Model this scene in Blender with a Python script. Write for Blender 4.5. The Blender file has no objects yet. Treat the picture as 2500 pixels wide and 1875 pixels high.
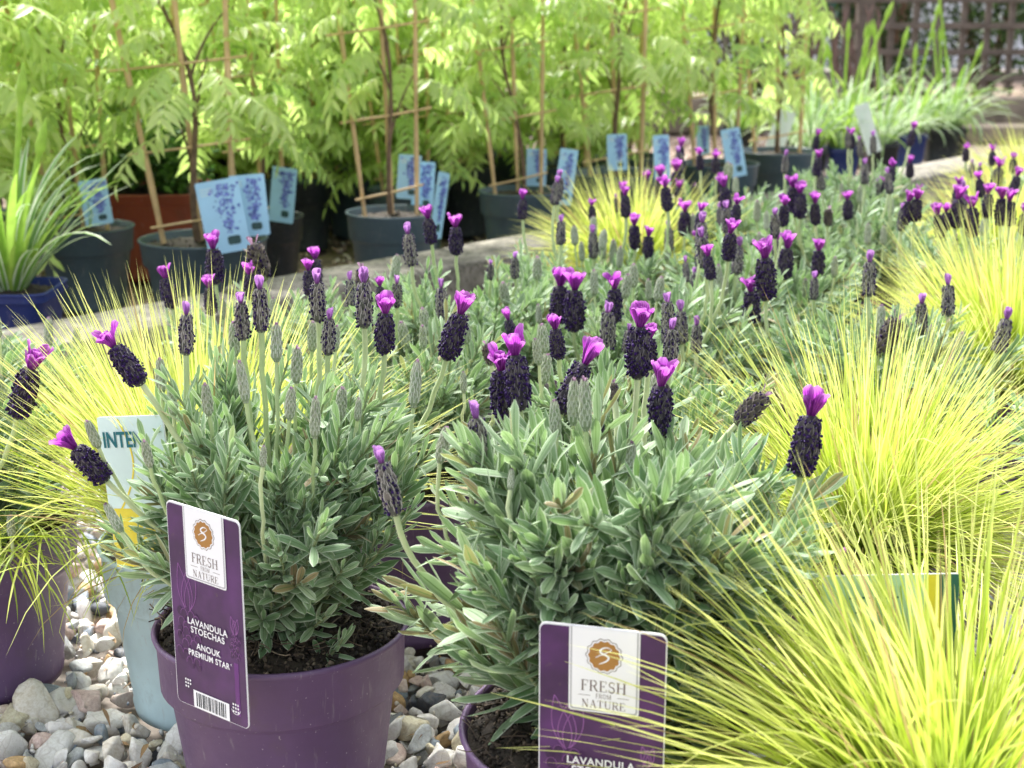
import bpy, bmesh, math, random
import numpy as np
from mathutils import Vector, Matrix, Euler

rng = np.random.default_rng(11)
random.seed(11)
PI = math.pi
R = math.radians
scene = bpy.context.scene
COL = scene.collection

# ------------------------------------------------------------------ camera, light, exposure
PITCH, CAM_H, FPX = R(14.5), 0.58, 3700.0        # focal length in photo pixels (2500 wide)
cam_d = bpy.data.cameras.new('camera')
cam = bpy.data.objects.new('camera', cam_d)
COL.objects.link(cam)
cam.location = (0, 0, CAM_H)
cam.rotation_euler = (PI / 2 - PITCH, 0, 0)
cam_d.sensor_width = 36
cam_d.lens = FPX / 2500 * 36
cam_d.clip_start = 0.02
cam_d.clip_end = 200
cam_d.dof.use_dof = True
cam_d.dof.focus_distance = 1.08
cam_d.dof.aperture_fstop = 13.0
scene.camera = cam

SUN_EL, SUN_AZ = R(56), R(-28)                    # azimuth measured from +Y towards +X (light from behind, left)
world = bpy.data.worlds.new("World")
scene.world = world
world.use_nodes = True
wn, wl = world.node_tree.nodes, world.node_tree.links
bg = wn.get('Background') or wn.new('ShaderNodeBackground')
sky = wn.new('ShaderNodeTexSky')
sky.sky_type = 'NISHITA'
sky.sun_disc = False
sky.sun_elevation = SUN_EL
sky.sun_rotation = SUN_AZ
sky.air_density = 1.0
sky.dust_density = 3.0
sky.ozone_density = 0.6
hz = wn.new('ShaderNodeHueSaturation')            # thin bright cloud: the sky light is nearly white
hz.inputs['Saturation'].default_value = 0.35
wl.new(sky.outputs[0], hz.inputs['Color'])
wl.new(hz.outputs[0], bg.inputs[0])
bg.inputs[1].default_value = 0.15
sun_d = bpy.data.lights.new('sun', 'SUN')
sun_d.energy = 3.3
sun_d.angle = R(14)
sun_d.color = (1.0, 0.97, 0.92)
sun = bpy.data.objects.new('sun', sun_d)
COL.objects.link(sun)
sd = Vector((math.sin(SUN_AZ) * math.cos(SUN_EL), math.cos(SUN_AZ) * math.cos(SUN_EL), math.sin(SUN_EL)))
sun.rotation_euler = sd.to_track_quat('Z', 'Y').to_euler()
scene.view_settings.view_transform = 'Standard'
scene.view_settings.look = 'None'
scene.view_settings.exposure = 1.6
scene.view_settings.gamma = 1
cy = scene.cycles
cy.max_bounces = 5
cy.diffuse_bounces = 3
cy.transmission_bounces = 4
cy.transparent_max_bounces = 4
cy.glossy_bounces = 2
cy.caustics_reflective = False
cy.caustics_refractive = False
cy.use_denoising = True

# ------------------------------------------------------------------ pixel helpers (photo shown 2212 px wide)
CP, SP = math.cos(PITCH), math.sin(PITCH)
K = 2500 / 2212


def ray(x, y):
    a = (x * K - 1250) / FPX
    b = -(y * K - 937.5) / FPX
    return Vector((a, CP + b * SP, -SP + b * CP))


def at_z(x, y, z):
    d = ray(x, y)
    t = (z - CAM_H) / d.z
    return Vector((d.x * t, d.y * t, z))


def at_y(x, y, Y):
    d = ray(x, y)
    t = Y / d.y
    return Vector((d.x * t, Y, CAM_H + d.z * t))


# ------------------------------------------------------------------ node materials
def lin(c):
    return tuple(((v / 255) / 12.92 if v / 255 <= 0.04045 else ((v / 255 + 0.055) / 1.055) ** 2.4) for v in c) + (1,)


class NT:
    def __init__(s, name):
        s.m = bpy.data.materials.new(name)
        s.m.use_nodes = True
        s.t = s.m.node_tree
        s.n, s.l = s.t.nodes, s.t.links
        s.out = s.n['Material Output']
        s.p = s.n['Principled BSDF']

    def node(s, kind, **kw):
        n = s.n.new('ShaderNode' + kind)
        for k, v in kw.items():
            setattr(n, k, v)
        return n

    def attr(s, name):
        a = s.node('Attribute')
        a.attribute_name = name
        return a

    def set(s, sock, v):
        if isinstance(v, bpy.types.NodeSocket):
            s.l.new(v, sock)
        else:
            sock.default_value = v

    def mix(s, f, a, b, blend='MIX'):
        n = s.node('Mix', data_type='RGBA', blend_type=blend)
        s.set(n.inputs[0], f)
        s.set(n.inputs[6], a)
        s.set(n.inputs[7], b)
        return n.outputs[2]

    def math(s, op, a, b=0.0, c=0.0):
        n = s.node('Math', operation=op)
        s.set(n.inputs[0], a)
        s.set(n.inputs[1], b)
        s.set(n.inputs[2], c)
        return n.outputs[0]

    def noise(s, scale, detail=3, rough=0.5, coord='Object', vec=None):
        n = s.node('TexNoise')
        n.inputs['Scale'].default_value = scale
        n.inputs['Detail'].default_value = detail
        n.inputs['Roughness'].default_value = rough
        if vec is None:
            tc = s.node('TexCoord')
            vec = tc.outputs[coord]
        s.l.new(vec, n.inputs['Vector'])
        return n.outputs[0]

    def ramp(s, f, stops, interp='LINEAR'):
        n = s.node('ValToRGB')
        n.color_ramp.interpolation = interp
        el = n.color_ramp.elements
        while len(el) < len(stops):
            el.new(0.5)
        for e, (p, c) in zip(el, stops):
            e.position = p
            e.color = c if len(c) == 4 else tuple(c) + (1,)
        s.set(n.inputs[0], f)
        return n.outputs[0]

    def bump(s, h, strength, dist=0.002):
        n = s.node('Bump')
        n.inputs['Strength'].default_value = strength
        n.inputs['Distance'].default_value = dist
        s.l.new(h, n.inputs['Height'])
        s.l.new(n.outputs[0], s.p.inputs['Normal'])


def leafmat(name, a, b, basecol=None, margin=None, rib=None, transl=0.35, tcol=None, rough=0.55, marg0=0.62, spec=0.3, tip=None, sheen=0.0, dead=None):
    """leaf material: tone by the per-leaf attribute rnd, hairy margin and midrib by the leaf coordinate lc"""
    t = NT(name)
    r = t.attr('rnd').outputs['Fac']
    col = t.mix(r, a + (1,), b + (1,))
    nz = t.noise(60, 2)
    col = t.mix(0.35, col, t.ramp(nz, [(0.3, (0.45, 0.45, 0.45)), (0.7, (0.9, 0.9, 0.9))]), 'OVERLAY')
    lc = t.attr('lc').outputs['Vector']
    sp = t.node('SeparateXYZ')
    t.l.new(lc, sp.inputs[0])
    au = t.math('ABSOLUTE', sp.outputs[0])
    if basecol:
        f = t.ramp(sp.outputs[1], [(0.02, (1, 1, 1)), (0.45, (0, 0, 0))])
        col = t.mix(f, col, basecol + (1,))
    if tip:
        f = t.math('MULTIPLY', t.math('SUBTRACT', sp.outputs[1], 0.55), 1.6)
        f = t.math('MAXIMUM', f, 0.0)
        col = t.mix(f, col, tip + (1,))
    if dead:
        f = t.ramp(r, [(dead[0], (0, 0, 0)), (dead[0] + 0.02, (1, 1, 1))])
        col = t.mix(f, col, dead[1] + (1,))
    if margin:
        f = t.ramp(au, [(marg0, (0, 0, 0)), (min(0.99, marg0 + 0.3), (1, 1, 1))])
        col = t.mix(f, col, margin + (1,))
    if rib:
        f = t.ramp(au, [(0.0, (1, 1, 1)), (0.16, (0, 0, 0))])
        col = t.mix(f, col, rib + (1,))
    t.l.new(col, t.p.inputs['Base Color'])
    t.p.inputs['Roughness'].default_value = rough
    t.p.inputs['Specular IOR Level'].default_value = spec
    if sheen:
        t.p.inputs['Sheen Weight'].default_value = sheen
        t.p.inputs['Sheen Roughness'].default_value = 0.45
    tr = t.node('BsdfTranslucent')
    if tcol:
        t.l.new(t.mix(0.5, col, tcol + (1,)), tr.inputs[0])
    else:
        t.l.new(col, tr.inputs[0])
    mx = t.node('MixShader')
    mx.inputs[0].default_value = transl
    t.l.new(t.p.outputs[0], mx.inputs[1])
    t.l.new(tr.outputs[0], mx.inputs[2])
    t.l.new(mx.outputs[0], t.out.inputs[0])
    return t.m


def plain(name, c, rough=0.5, spec=0.4, vary=0.12, scale=30, bump=0.0, speck=None, transl=0):
    t = NT(name)
    nz = t.noise(scale, 4, 0.6)
    c4 = c + (1,)
    lo = tuple(v * (1 - vary) for v in c) + (1,)
    hi = tuple(min(1, v * (1 + vary)) for v in c) + (1,)
    col = t.ramp(nz, [(0.3, lo), (0.7, hi)])
    if speck:
        n2 = t.noise(speck[0], 2, 0.5)
        f = t.ramp(n2, [(speck[1], (0, 0, 0)), (speck[1] + 0.03, (1, 1, 1))])
        col = t.mix(f, col, speck[2] + (1,))
    t.l.new(col, t.p.inputs['Base Color'])
    t.p.inputs['Roughness'].default_value = rough
    t.p.inputs['Specular IOR Level'].default_value = spec
    if bump:
        t.bump(nz, bump)
    return t.m


M = {}
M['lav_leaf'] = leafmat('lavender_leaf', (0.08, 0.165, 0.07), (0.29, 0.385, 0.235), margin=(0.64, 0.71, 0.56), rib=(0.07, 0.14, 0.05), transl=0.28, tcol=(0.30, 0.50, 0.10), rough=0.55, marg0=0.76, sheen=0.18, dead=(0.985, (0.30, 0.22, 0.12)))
M['lav_twig'] = plain('lavender_twig', (0.22, 0.26, 0.13), 0.8, 0.2, 0.25, 80)
M['grass'] = leafmat('golden_grass', (0.40, 0.53, 0.05), (0.70, 0.77, 0.19), dead=(0.955, (0.46, 0.34, 0.16)), basecol=(0.17, 0.31, 0.03), transl=0.42, rough=0.45, spec=0.35, tip=(0.78, 0.76, 0.34))
M['grass_low'] = leafmat('green_gold_grass', (0.30, 0.42, 0.06), (0.55, 0.62, 0.12), transl=0.4, rough=0.45, spec=0.35)
M['stem'] = leafmat('flower_stem_skin', (0.40, 0.50, 0.24), (0.55, 0.63, 0.36), transl=0.25, rough=0.7, sheen=0.5)
M['scale'] = leafmat('spike_scale', (0.07, 0.075, 0.06), (0.19, 0.17, 0.15), margin=(0.50, 0.47, 0.44), transl=0.15, rough=0.8, marg0=0.62, sheen=0.3)
M['scale_dark'] = leafmat('dark_bract', (0.022, 0.018, 0.028), (0.07, 0.06, 0.065), margin=(0.22, 0.19, 0.22), transl=0.1, rough=0.8, marg0=0.75, sheen=0.15)
M['scale_green'] = leafmat('bud_scale', (0.20, 0.26, 0.15), (0.30, 0.33, 0.22), margin=(0.62, 0.66, 0.54), transl=0.2, rough=0.8, marg0=0.55, tip=(0.26, 0.17, 0.22), sheen=0.3)
M['scale_base'] = leafmat('spike_base_scale', (0.16, 0.24, 0.09), (0.24, 0.30, 0.15), margin=(0.4, 0.45, 0.3), transl=0.2, rough=0.8)
M['corolla'] = leafmat('corolla', (0.008, 0.003, 0.026), (0.030, 0.008, 0.085), transl=0.08, rough=0.5, spec=0.2)
M['corolla_pale'] = leafmat('corolla_throat', (0.06, 0.03, 0.16), (0.22, 0.16, 0.34), transl=0.1, rough=0.5, spec=0.4)
M['spent'] = leafmat('spent_scale', (0.07, 0.06, 0.055), (0.14, 0.115, 0.10), margin=(0.26, 0.23, 0.2), transl=0.1, rough=0.85)


def petal_mat(name, a, b, vein, tip):
    t = NT(name)
    lc = t.attr('lc').outputs['Vector']
    r = t.attr('rnd').outputs['Fac']
    col = t.mix(r, a + (1,), b + (1,))
    w = t.node('TexWave')
    w.wave_type = 'BANDS'
    w.bands_direction = 'X'
    w.inputs['Scale'].default_value = 1.5
    w.inputs['Distortion'].default_value = 2.2
    w.inputs['Detail'].default_value = 2
    t.l.new(lc, w.inputs['Vector'])
    f = t.ramp(w.outputs[0], [(0.05, (1, 1, 1)), (0.3, (0, 0, 0))])
    col = t.mix(t.math('MULTIPLY', f, 0.85), col, vein + (1,))
    sp = t.node('SeparateXYZ')
    t.l.new(lc, sp.inputs[0])
    f2 = t.ramp(sp.outputs[1], [(0.0, (1, 1, 1)), (0.35, (0, 0, 0))])
    col = t.mix(f2, col, vein + (1,))
    f3 = t.ramp(sp.outputs[1], [(0.75, (0, 0, 0)), (1.0, (1, 1, 1))])
    col = t.mix(t.math('MULTIPLY', f3, 0.5), col, tip + (1,))
    t.l.new(col, t.p.inputs['Base Color'])
    t.p.inputs['Roughness'].default_value = 0.65
    t.p.inputs['Specular IOR Level'].default_value = 0.2
    tr = t.node('BsdfTranslucent')
    t.l.new(col, tr.inputs[0])
    mx = t.node('MixShader')
    mx.inputs[0].default_value = 0.6
    t.l.new(t.p.outputs[0], mx.inputs[1])
    t.l.new(tr.outputs[0], mx.inputs[2])
    t.l.new(mx.outputs[0], t.out.inputs[0])
    return t.m


M['petal'] = petal_mat('petal_magenta', (0.40, 0.06, 0.47), (0.58, 0.12, 0.60), (0.13, 0.005, 0.16), (0.72, 0.36, 0.75))
M['petal_lilac'] = petal_mat('petal_lilac', (0.33, 0.14, 0.45), (0.46, 0.22, 0.55), (0.16, 0.05, 0.15), (0.60, 0.36, 0.66))


M['petal_bud'] = petal_mat('petal_bud', (0.25, 0.14, 0.24), (0.34, 0.20, 0.32), (0.2, 0.14, 0.16), (0.40, 0.28, 0.38))


def pot_mat(name, c, speck=None):
    t = NT(name)
    nz = t.noise(9, 5, 0.6)
    lo = tuple(v * 0.8 for v in c) + (1,)
    hi = tuple(min(1, v * 1.2) for v in c) + (1,)
    col = t.ramp(nz, [(0.3, lo), (0.7, hi)])
    n2 = t.noise(420, 1, 0.5)
    f = t.ramp(n2, [(0.735, (0, 0, 0)), (0.765, (1, 1, 1))])
    col = t.mix(t.math('MULTIPLY', f, 0.6), col, (0.45, 0.40, 0.42, 1))
    # dirt smears
    n3 = t.noise(16, 6, 0.75)
    f = t.ramp(n3, [(0.56, (0, 0, 0)), (0.74, (1, 1, 1))])
    col = t.mix(t.math('MULTIPLY', f, 0.4), col, (0.12, 0.09, 0.07, 1))
    mp = t.node('Mapping')
    mp.inputs['Scale'].default_value = (1, 1, 0.12)
    mp.inputs['Rotation'].default_value = (0.5, 0.3, 0)
    tc2 = t.node('TexCoord')
    t.l.new(tc2.outputs['Object'], mp.inputs['Vector'])
    n6 = t.noise(260, 3, 0.6, vec=mp.outputs[0])          # fine scratches and dusty drips
    f = t.ramp(n6, [(0.62, (0, 0, 0)), (0.72, (1, 1, 1))])
    col = t.mix(t.math('MULTIPLY', f, 0.28), col, (0.36, 0.33, 0.33, 1))
    t.l.new(col, t.p.inputs['Base Color'])
    t.l.new(t.ramp(n3, [(0.3, (0.34, 0.34, 0.34)), (0.75, (0.62, 0.62, 0.62))]), t.p.inputs['Roughness'])
    t.p.inputs['Specular IOR Level'].default_value = 0.45
    t.bump(t.noise(350, 2), 0.12, 0.0006)
    return t.m


M['pot_purple'] = pot_mat('purple_plastic', (0.120, 0.068, 0.150))
M['pot_pale'] = pot_mat('pale_blue_plastic', (0.46, 0.60, 0.63))
M['pot_grey'] = pot_mat('grey_blue_plastic', (0.20, 0.26, 0.31))
M['pot_dark'] = pot_mat('dark_slate_plastic', (0.07, 0.108, 0.135))
M['pot_black'] = pot_mat('black_plastic', (0.012, 0.018, 0.022))
M['pot_blue'] = pot_mat('deep_blue_plastic', (0.015, 0.032, 0.16))
M['pot_red'] = pot_mat('terracotta_plastic', (0.27, 0.06, 0.032))


def soil_mat():
    t = NT('potting_soil')
    r = t.attr('rnd').outputs['Fac']
    col = t.ramp(r, [(0.0, (0.012, 0.009, 0.006)), (0.55, (0.035, 0.024, 0.015)), (0.85, (0.08, 0.055, 0.035)), (1.0, (0.22, 0.17, 0.12))])
    n = t.noise(300, 3)
    col = t.mix(0.6, col, t.ramp(n, [(0.3, (0.1, 0.1, 0.1)), (0.8, (0.9, 0.9, 0.9))]), 'OVERLAY')
    t.l.new(col, t.p.inputs['Base Color'])
    t.p.inputs['Roughness'].default_value = 0.85
    t.bump(n, 0.8, 0.002)
    return t.m


M['soil'] = soil_mat()


def stone_mat(name, stops, sc=1.0):
    t = NT(name)
    r = t.attr('rnd').outputs['Fac']
    col = t.ramp(r, stops, 'CONSTANT')
    n = t.noise(70 * sc, 6, 0.65)
    col = t.mix(0.55, col, t.ramp(n, [(0.25, (0.22, 0.2, 0.19)), (0.55, (0.6, 0.6, 0.6)), (0.8, (0.85, 0.84, 0.8))]), 'OVERLAY')
    n5 = t.noise(420 * sc, 4, 0.7)
    col = t.mix(0.5, col, t.ramp(n5, [(0.3, (0.2, 0.2, 0.2)), (0.5, (0.55, 0.55, 0.55)), (0.75, (0.85, 0.85, 0.85))]), 'OVERLAY')
    v = t.node('TexVoronoi')
    v.feature = 'DISTANCE_TO_EDGE'
    v.inputs['Scale'].default_value = 55 * sc
    nv = t.node('TexNoise')
    nv.inputs['Scale'].default_value = 30 * sc
    tc = t.node('TexCoord')
    t.l.new(tc.outputs['Object'], nv.inputs['Vector'])
    mv = t.node('Mix', data_type='RGBA')
    mv.inputs[0].default_value = 0.05
    t.l.new(tc.outputs['Object'], mv.inputs[6])
    t.l.new(nv.outputs[1], mv.inputs[7])
    t.l.new(mv.outputs[2], v.inputs['Vector'])
    f = t.ramp(v.outputs[0], [(0.0, (1, 1, 1)), (0.05, (0, 0, 0))])
    col = t.mix(t.math('MULTIPLY', f, 0.28), col, (0.28, 0.22, 0.17, 1))
    t.l.new(col, t.p.inputs['Base Color'])
    t.p.inputs['Roughness'].default_value = 0.62
    t.bump(t.noise(180 * sc, 5, 0.7), 0.5, 0.0015)
    return t.m


M['pebble'] = stone_mat('pebble_stone', [
    (0.0, (0.70, 0.68, 0.63)), (0.16, (0.66, 0.61, 0.52)), (0.28, (0.70, 0.69, 0.65)), (0.42, (0.58, 0.46, 0.40)),
    (0.52, (0.36, 0.38, 0.38)), (0.61, (0.20, 0.24, 0.28)), (0.68, (0.62, 0.56, 0.40)), (0.79, (0.55, 0.41, 0.36)),
    (0.87, (0.075, 0.085, 0.10)), (0.91, (0.42, 0.28, 0.13)), (0.955, (0.62, 0.60, 0.57))])
M['chips'] = stone_mat('gravel_chip', [
    (0.0, (0.34, 0.24, 0.19)), (0.3, (0.44, 0.34, 0.28)), (0.55, (0.22, 0.15, 0.11)), (0.75, (0.52, 0.44, 0.38)), (0.9, (0.62, 0.56, 0.52))], 0.8)
M['dirt'] = plain('dark_dirt', (0.20, 0.175, 0.15), 0.9, 0.2, 0.4, 40, 0.5)
M['bed'] = plain('bed_earth', (0.24, 0.18, 0.14), 0.9, 0.2, 0.4, 60, 0.5)
M['path'] = plain('buff_gravel', (0.22, 0.18, 0.14), 0.9, 0.2, 0.45, 55, 0.7)
M['concrete'] = plain('weathered_concrete', (0.205, 0.19, 0.16), 0.9, 0.2, 0.5, 26, 0.9, speck=(110, 0.58, (0.10, 0.095, 0.075)))
M['beam'] = plain('grey_sleeper', (0.20, 0.165, 0.13), 0.85, 0.2, 0.35, 14, 0.5)
M['trellis'] = plain('brown_trellis', (0.135, 0.108, 0.092), 0.8, 0.2, 0.3, 20, 0.3)
M['wall'] = plain('pale_render', (0.80, 0.79, 0.84), 0.8, 0.2, 0.05, 4)
M['cane'] = plain('bamboo_cane', (0.58, 0.40, 0.21), 0.5, 0.4, 0.25, 25)
M['bark'] = plain('wisteria_bark', (0.16, 0.105, 0.07), 0.85, 0.2, 0.35, 50, 0.6)
M['wis'] = leafmat('wisteria_leaf', (0.27, 0.43, 0.11), (0.68, 0.79, 0.28), rib=(0.50, 0.62, 0.28), transl=0.56, tcol=(0.62, 0.84, 0.22), rough=0.34, spec=0.6)
M['strap'] = leafmat('variegated_strap', (0.09, 0.22, 0.035), (0.18, 0.34, 0.06), margin=(0.78, 0.84, 0.68), transl=0.38, rough=0.4, marg0=0.5)
M['strap_green'] = leafmat('green_strap', (0.20, 0.36, 0.05), (0.36, 0.52, 0.10), transl=0.4, rough=0.4)
M['litter'] = leafmat('dead_leaf', (0.10, 0.055, 0.03), (0.34, 0.22, 0.11), transl=0.15, rough=0.7)
M['hedge'] = leafmat('hedge_leaf', (0.016, 0.035, 0.010), (0.07, 0.13, 0.03), transl=0.25, rough=0.4)
M['hedge_mid'] = leafmat('box_leaf', (0.03, 0.08, 0.015), (0.10, 0.20, 0.03), transl=0.3, rough=0.35)
M['hedge_lite'] = leafmat('tree_leaf', (0.12, 0.22, 0.04), (0.35, 0.5, 0.10), transl=0.4, rough=0.4)
M['dry'] = plain('dry_stalk', (0.17, 0.105, 0.10), 0.8, 0.2, 0.3, 30)
M['seed'] = plain('dry_pod', (0.10, 0.06, 0.05), 0.8, 0.2, 0.3, 60)

# print inks
M['card'] = plain('white_card', (0.82, 0.82, 0.84), 0.35, 0.5, 0.03, 20)
M['card_edge'] = plain('card_edge_silver', (0.42, 0.42, 0.44), 0.35, 0.5, 0.05, 20)


def purple_print():
    t = NT('purple_print')
    n = t.noise(26, 3, 0.55)
    col = t.ramp(n, [(0.25, (0.022, 0.005, 0.034)), (0.5, (0.055, 0.012, 0.080)), (0.75, (0.105, 0.024, 0.150))])
    t.l.new(col, t.p.inputs['Base Color'])
    n3 = t.noise(150, 5, 0.7)
    f = t.ramp(n3, [(0.64, (0, 0, 0)), (0.70, (1, 1, 1))])
    col = t.mix(t.math('MULTIPLY', f, 0.5), col, (0.10, 0.07, 0.06, 1))
    t.l.new(col, t.p.inputs['Base Color'])
    t.p.inputs['Roughness'].default_value = 0.4
    return t.m


M['purple'] = purple_print()
M['purple_line'] = plain('print_lilac_line', (0.24, 0.09, 0.28), 0.35, 0.4, 0.2, 90)
M['purple_dark'] = plain('print_dark_violet', (0.045, 0.010, 0.065), 0.35, 0.4, 0.3, 90)
M['purple_mid'] = plain('print_mid_violet', (0.12, 0.022, 0.17), 0.35, 0.4, 0.2, 60)
M['gold'] = plain('gold_print', (0.36, 0.17, 0.035), 0.4, 0.5, 0.1, 40)
M['ink'] = plain('brown_ink', (0.16, 0.115, 0.10), 0.5, 0.3, 0.1, 40)
M['black_ink'] = plain('black_ink', (0.02, 0.025, 0.03), 0.5, 0.3, 0.1, 40)
M['teal_ink'] = plain('teal_ink', (0.01, 0.13, 0.16), 0.5, 0.3, 0.1, 40)
M['mint'] = plain('mint_print', (0.50, 0.70, 0.55), 0.4, 0.4, 0.08, 20)
M['pale_print'] = plain('pale_aqua_print', (0.60, 0.74, 0.74), 0.4, 0.4, 0.05, 20)
M['yellow'] = plain('yellow_print', (0.75, 0.62, 0.06), 0.4, 0.4, 0.15, 30)
M['deep_green'] = plain('deep_green_print', (0.008, 0.10, 0.10), 0.4, 0.4, 0.1, 20)
M['sky_print'] = plain('sky_blue_print', (0.33, 0.57, 0.76), 0.35, 0.5, 0.1, 12)
M['flower_print'] = plain('blue_flower_print', (0.05, 0.09, 0.32), 0.4, 0.4, 0.6, 190)
M['flower_light'] = plain('pale_violet_print', (0.15, 0.20, 0.52), 0.4, 0.4, 0.4, 190)
M['leaf_print'] = plain('dark_leaf_print', (0.02, 0.06, 0.06), 0.4, 0.4, 0.3, 60)
M['white_print'] = plain('white_print', (0.62, 0.72, 0.68), 0.35, 0.5, 0.1, 30)


# ------------------------------------------------------------------ mesh builder
def unit(v):
    return v / np.maximum(np.linalg.norm(v, axis=-1, keepdims=True), 1e-9)


class MB:
    def __init__(s):
        s.v, s.lc, s.f, s.n = [], [], [], 0

    def add(s, V, F, rnd=0.5, mat=0, lc=None):
        V = np.asarray(V, float).reshape(-1, 3)
        F = np.asarray(F, int)
        s.v.append(V)
        s.lc.append(np.zeros_like(V) if lc is None else np.asarray(lc, float).reshape(-1, 3))
        r = np.broadcast_to(np.asarray(rnd, float), (len(F),))
        s.f.append((F + s.n, r, np.full(len(F), mat, int)))
        s.n += len(V)
        return s

    def mesh(s, name, mats, smooth=True):
        me = bpy.data.meshes.new(name)
        V = np.concatenate(s.v)
        me.vertices.add(len(V))
        me.vertices.foreach_set('co', V.astype(np.float32).ravel())
        loops = np.concatenate([f.ravel() for f, r, m in s.f])
        tot = np.concatenate([np.full(len(f), f.shape[1], int) for f, r, m in s.f])
        start = np.concatenate([[0], np.cumsum(tot)[:-1]])
        me.loops.add(len(loops))
        me.loops.foreach_set('vertex_index', loops.astype(np.int32))
        me.polygons.add(len(tot))
        me.polygons.foreach_set('loop_start', start.astype(np.int32))
        me.polygons.foreach_set('material_index', np.concatenate([m for f, r, m in s.f]).astype(np.int32))
        me.polygons.foreach_set('use_smooth', np.full(len(tot), smooth))
        me.update(calc_edges=True)
        a = me.attributes.new('rnd', 'FLOAT', 'FACE')
        a.data.foreach_set('value', np.concatenate([r for f, r, m in s.f]).astype(np.float32))
        a = me.attributes.new('lc', 'FLOAT_VECTOR', 'POINT')
        a.data.foreach_set('vector', np.concatenate(s.lc).astype(np.float32).ravel())
        for m in (mats if isinstance(mats, (list, tuple)) else [mats]):
            me.materials.append(m)
        return me

    def build(s, name, mats, parent=None, smooth=True, loc=None):
        return link(name, s.mesh(name, mats, smooth), parent, loc)


def link(name, data, parent=None, loc=None):
    o = bpy.data.objects.new(name, data)
    COL.objects.link(o)
    if parent is not None:
        o.parent = parent
    if loc is not None:
        o.location = loc
    return o


def tag(o, label=None, cat=None, group=None, kind=None):
    if label:
        o['label'] = label
    if cat:
        o['category'] = cat
    if group:
        o['group'] = group
    if kind:
        o['kind'] = kind
    return o


def thing(name, label, cat, loc=(0, 0, 0), rz=0, group=None):
    o = bpy.data.objects.new(name, None)
    o.empty_display_size = 0.05
    COL.objects.link(o)
    o.location = loc
    o.rotation_euler = (0, 0, rz)
    return tag(o, label, cat, group)


def copy_tree(o, parent=None, skip=()):
    c = o.copy()
    COL.objects.link(c)
    if parent is not None:
        c.parent = parent
    for ch in list(o.children):
        if ch.name.split('.')[0] not in skip:
            copy_tree(ch, c)
    return c


# ---- shape generators
def ribbons(mb, base, d, n, L, W, bend, prof, nseg=5, nc=3, fold=0.25, roll=0.0, rnd=0.5, mat=0, bpow=1.0, twist=0.0, wave=0.0):
    base = np.asarray(base, float).reshape(-1, 3)
    N = len(base)
    if N == 0:
        return
    B = lambda x: np.broadcast_to(np.asarray(x, float), (N,))
    L, W, bend, rnd, twist = B(L), B(W), B(bend), B(rnd), B(twist)
    d = unit(np.broadcast_to(np.asarray(d, float), (N, 3)))
    n = np.broadcast_to(np.asarray(n, float), (N, 3))
    n = unit(n - (n * d).sum(-1, keepdims=True) * d + 1e-9)
    s = np.cross(d, n)
    t = np.linspace(0, 1, nseg + 1)
    ang = bend[:, None] * t[None] ** bpow
    ca, sa = np.cos(ang)[..., None], np.sin(ang)[..., None]
    dirs = ca * d[:, None] - sa * n[:, None]
    nor = ca * n[:, None] + sa * d[:, None]
    side = np.broadcast_to(s[:, None], nor.shape)
    if np.any(twist):
        tw = (twist[:, None] * t[None])[..., None]
        side, nor = np.cos(tw) * side + np.sin(tw) * nor, np.cos(tw) * nor - np.sin(tw) * side
    mid = (dirs[:, 1:] + dirs[:, :-1]) / 2 * (L / nseg)[:, None, None]
    pos = np.concatenate([np.zeros((N, 1, 3)), np.cumsum(mid, 1)], 1) + base[:, None]
    w = W[:, None] * prof(t)[None]
    u = np.linspace(-1, 1, nc)
    h = fold * np.abs(u) - roll * np.abs(u) ** 4
    P = pos[:, :, None] + side[:, :, None] * (w[:, :, None] * u[None, None])[..., None] + nor[:, :, None] * (w[:, :, None] * h[None, None])[..., None]
    if wave:
        ph = rng.uniform(0, 6.28, (N, 1, 1))
        P = P + nor[:, :, None] * (wave * w[:, :, None] * np.sin(ph + 5 * u[None, None] + 4 * t[None, :, None]) * t[None, :, None])[..., None]
    lc = np.zeros((N, nseg + 1, nc, 3))
    lc[..., 0] = u[None, None]
    lc[..., 1] = t[None, :, None]
    i, j = np.meshgrid(np.arange(nseg), np.arange(nc - 1), indexing='ij')
    q = np.stack([i * nc + j, i * nc + j + 1, (i + 1) * nc + j + 1, (i + 1) * nc + j], -1).reshape(-1, 4)
    F = (q[None] + (np.arange(N) * (nseg + 1) * nc)[:, None, None]).reshape(-1, 4)
    mb.add(P, F, np.repeat(rnd, len(q)), mat, lc)


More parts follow.
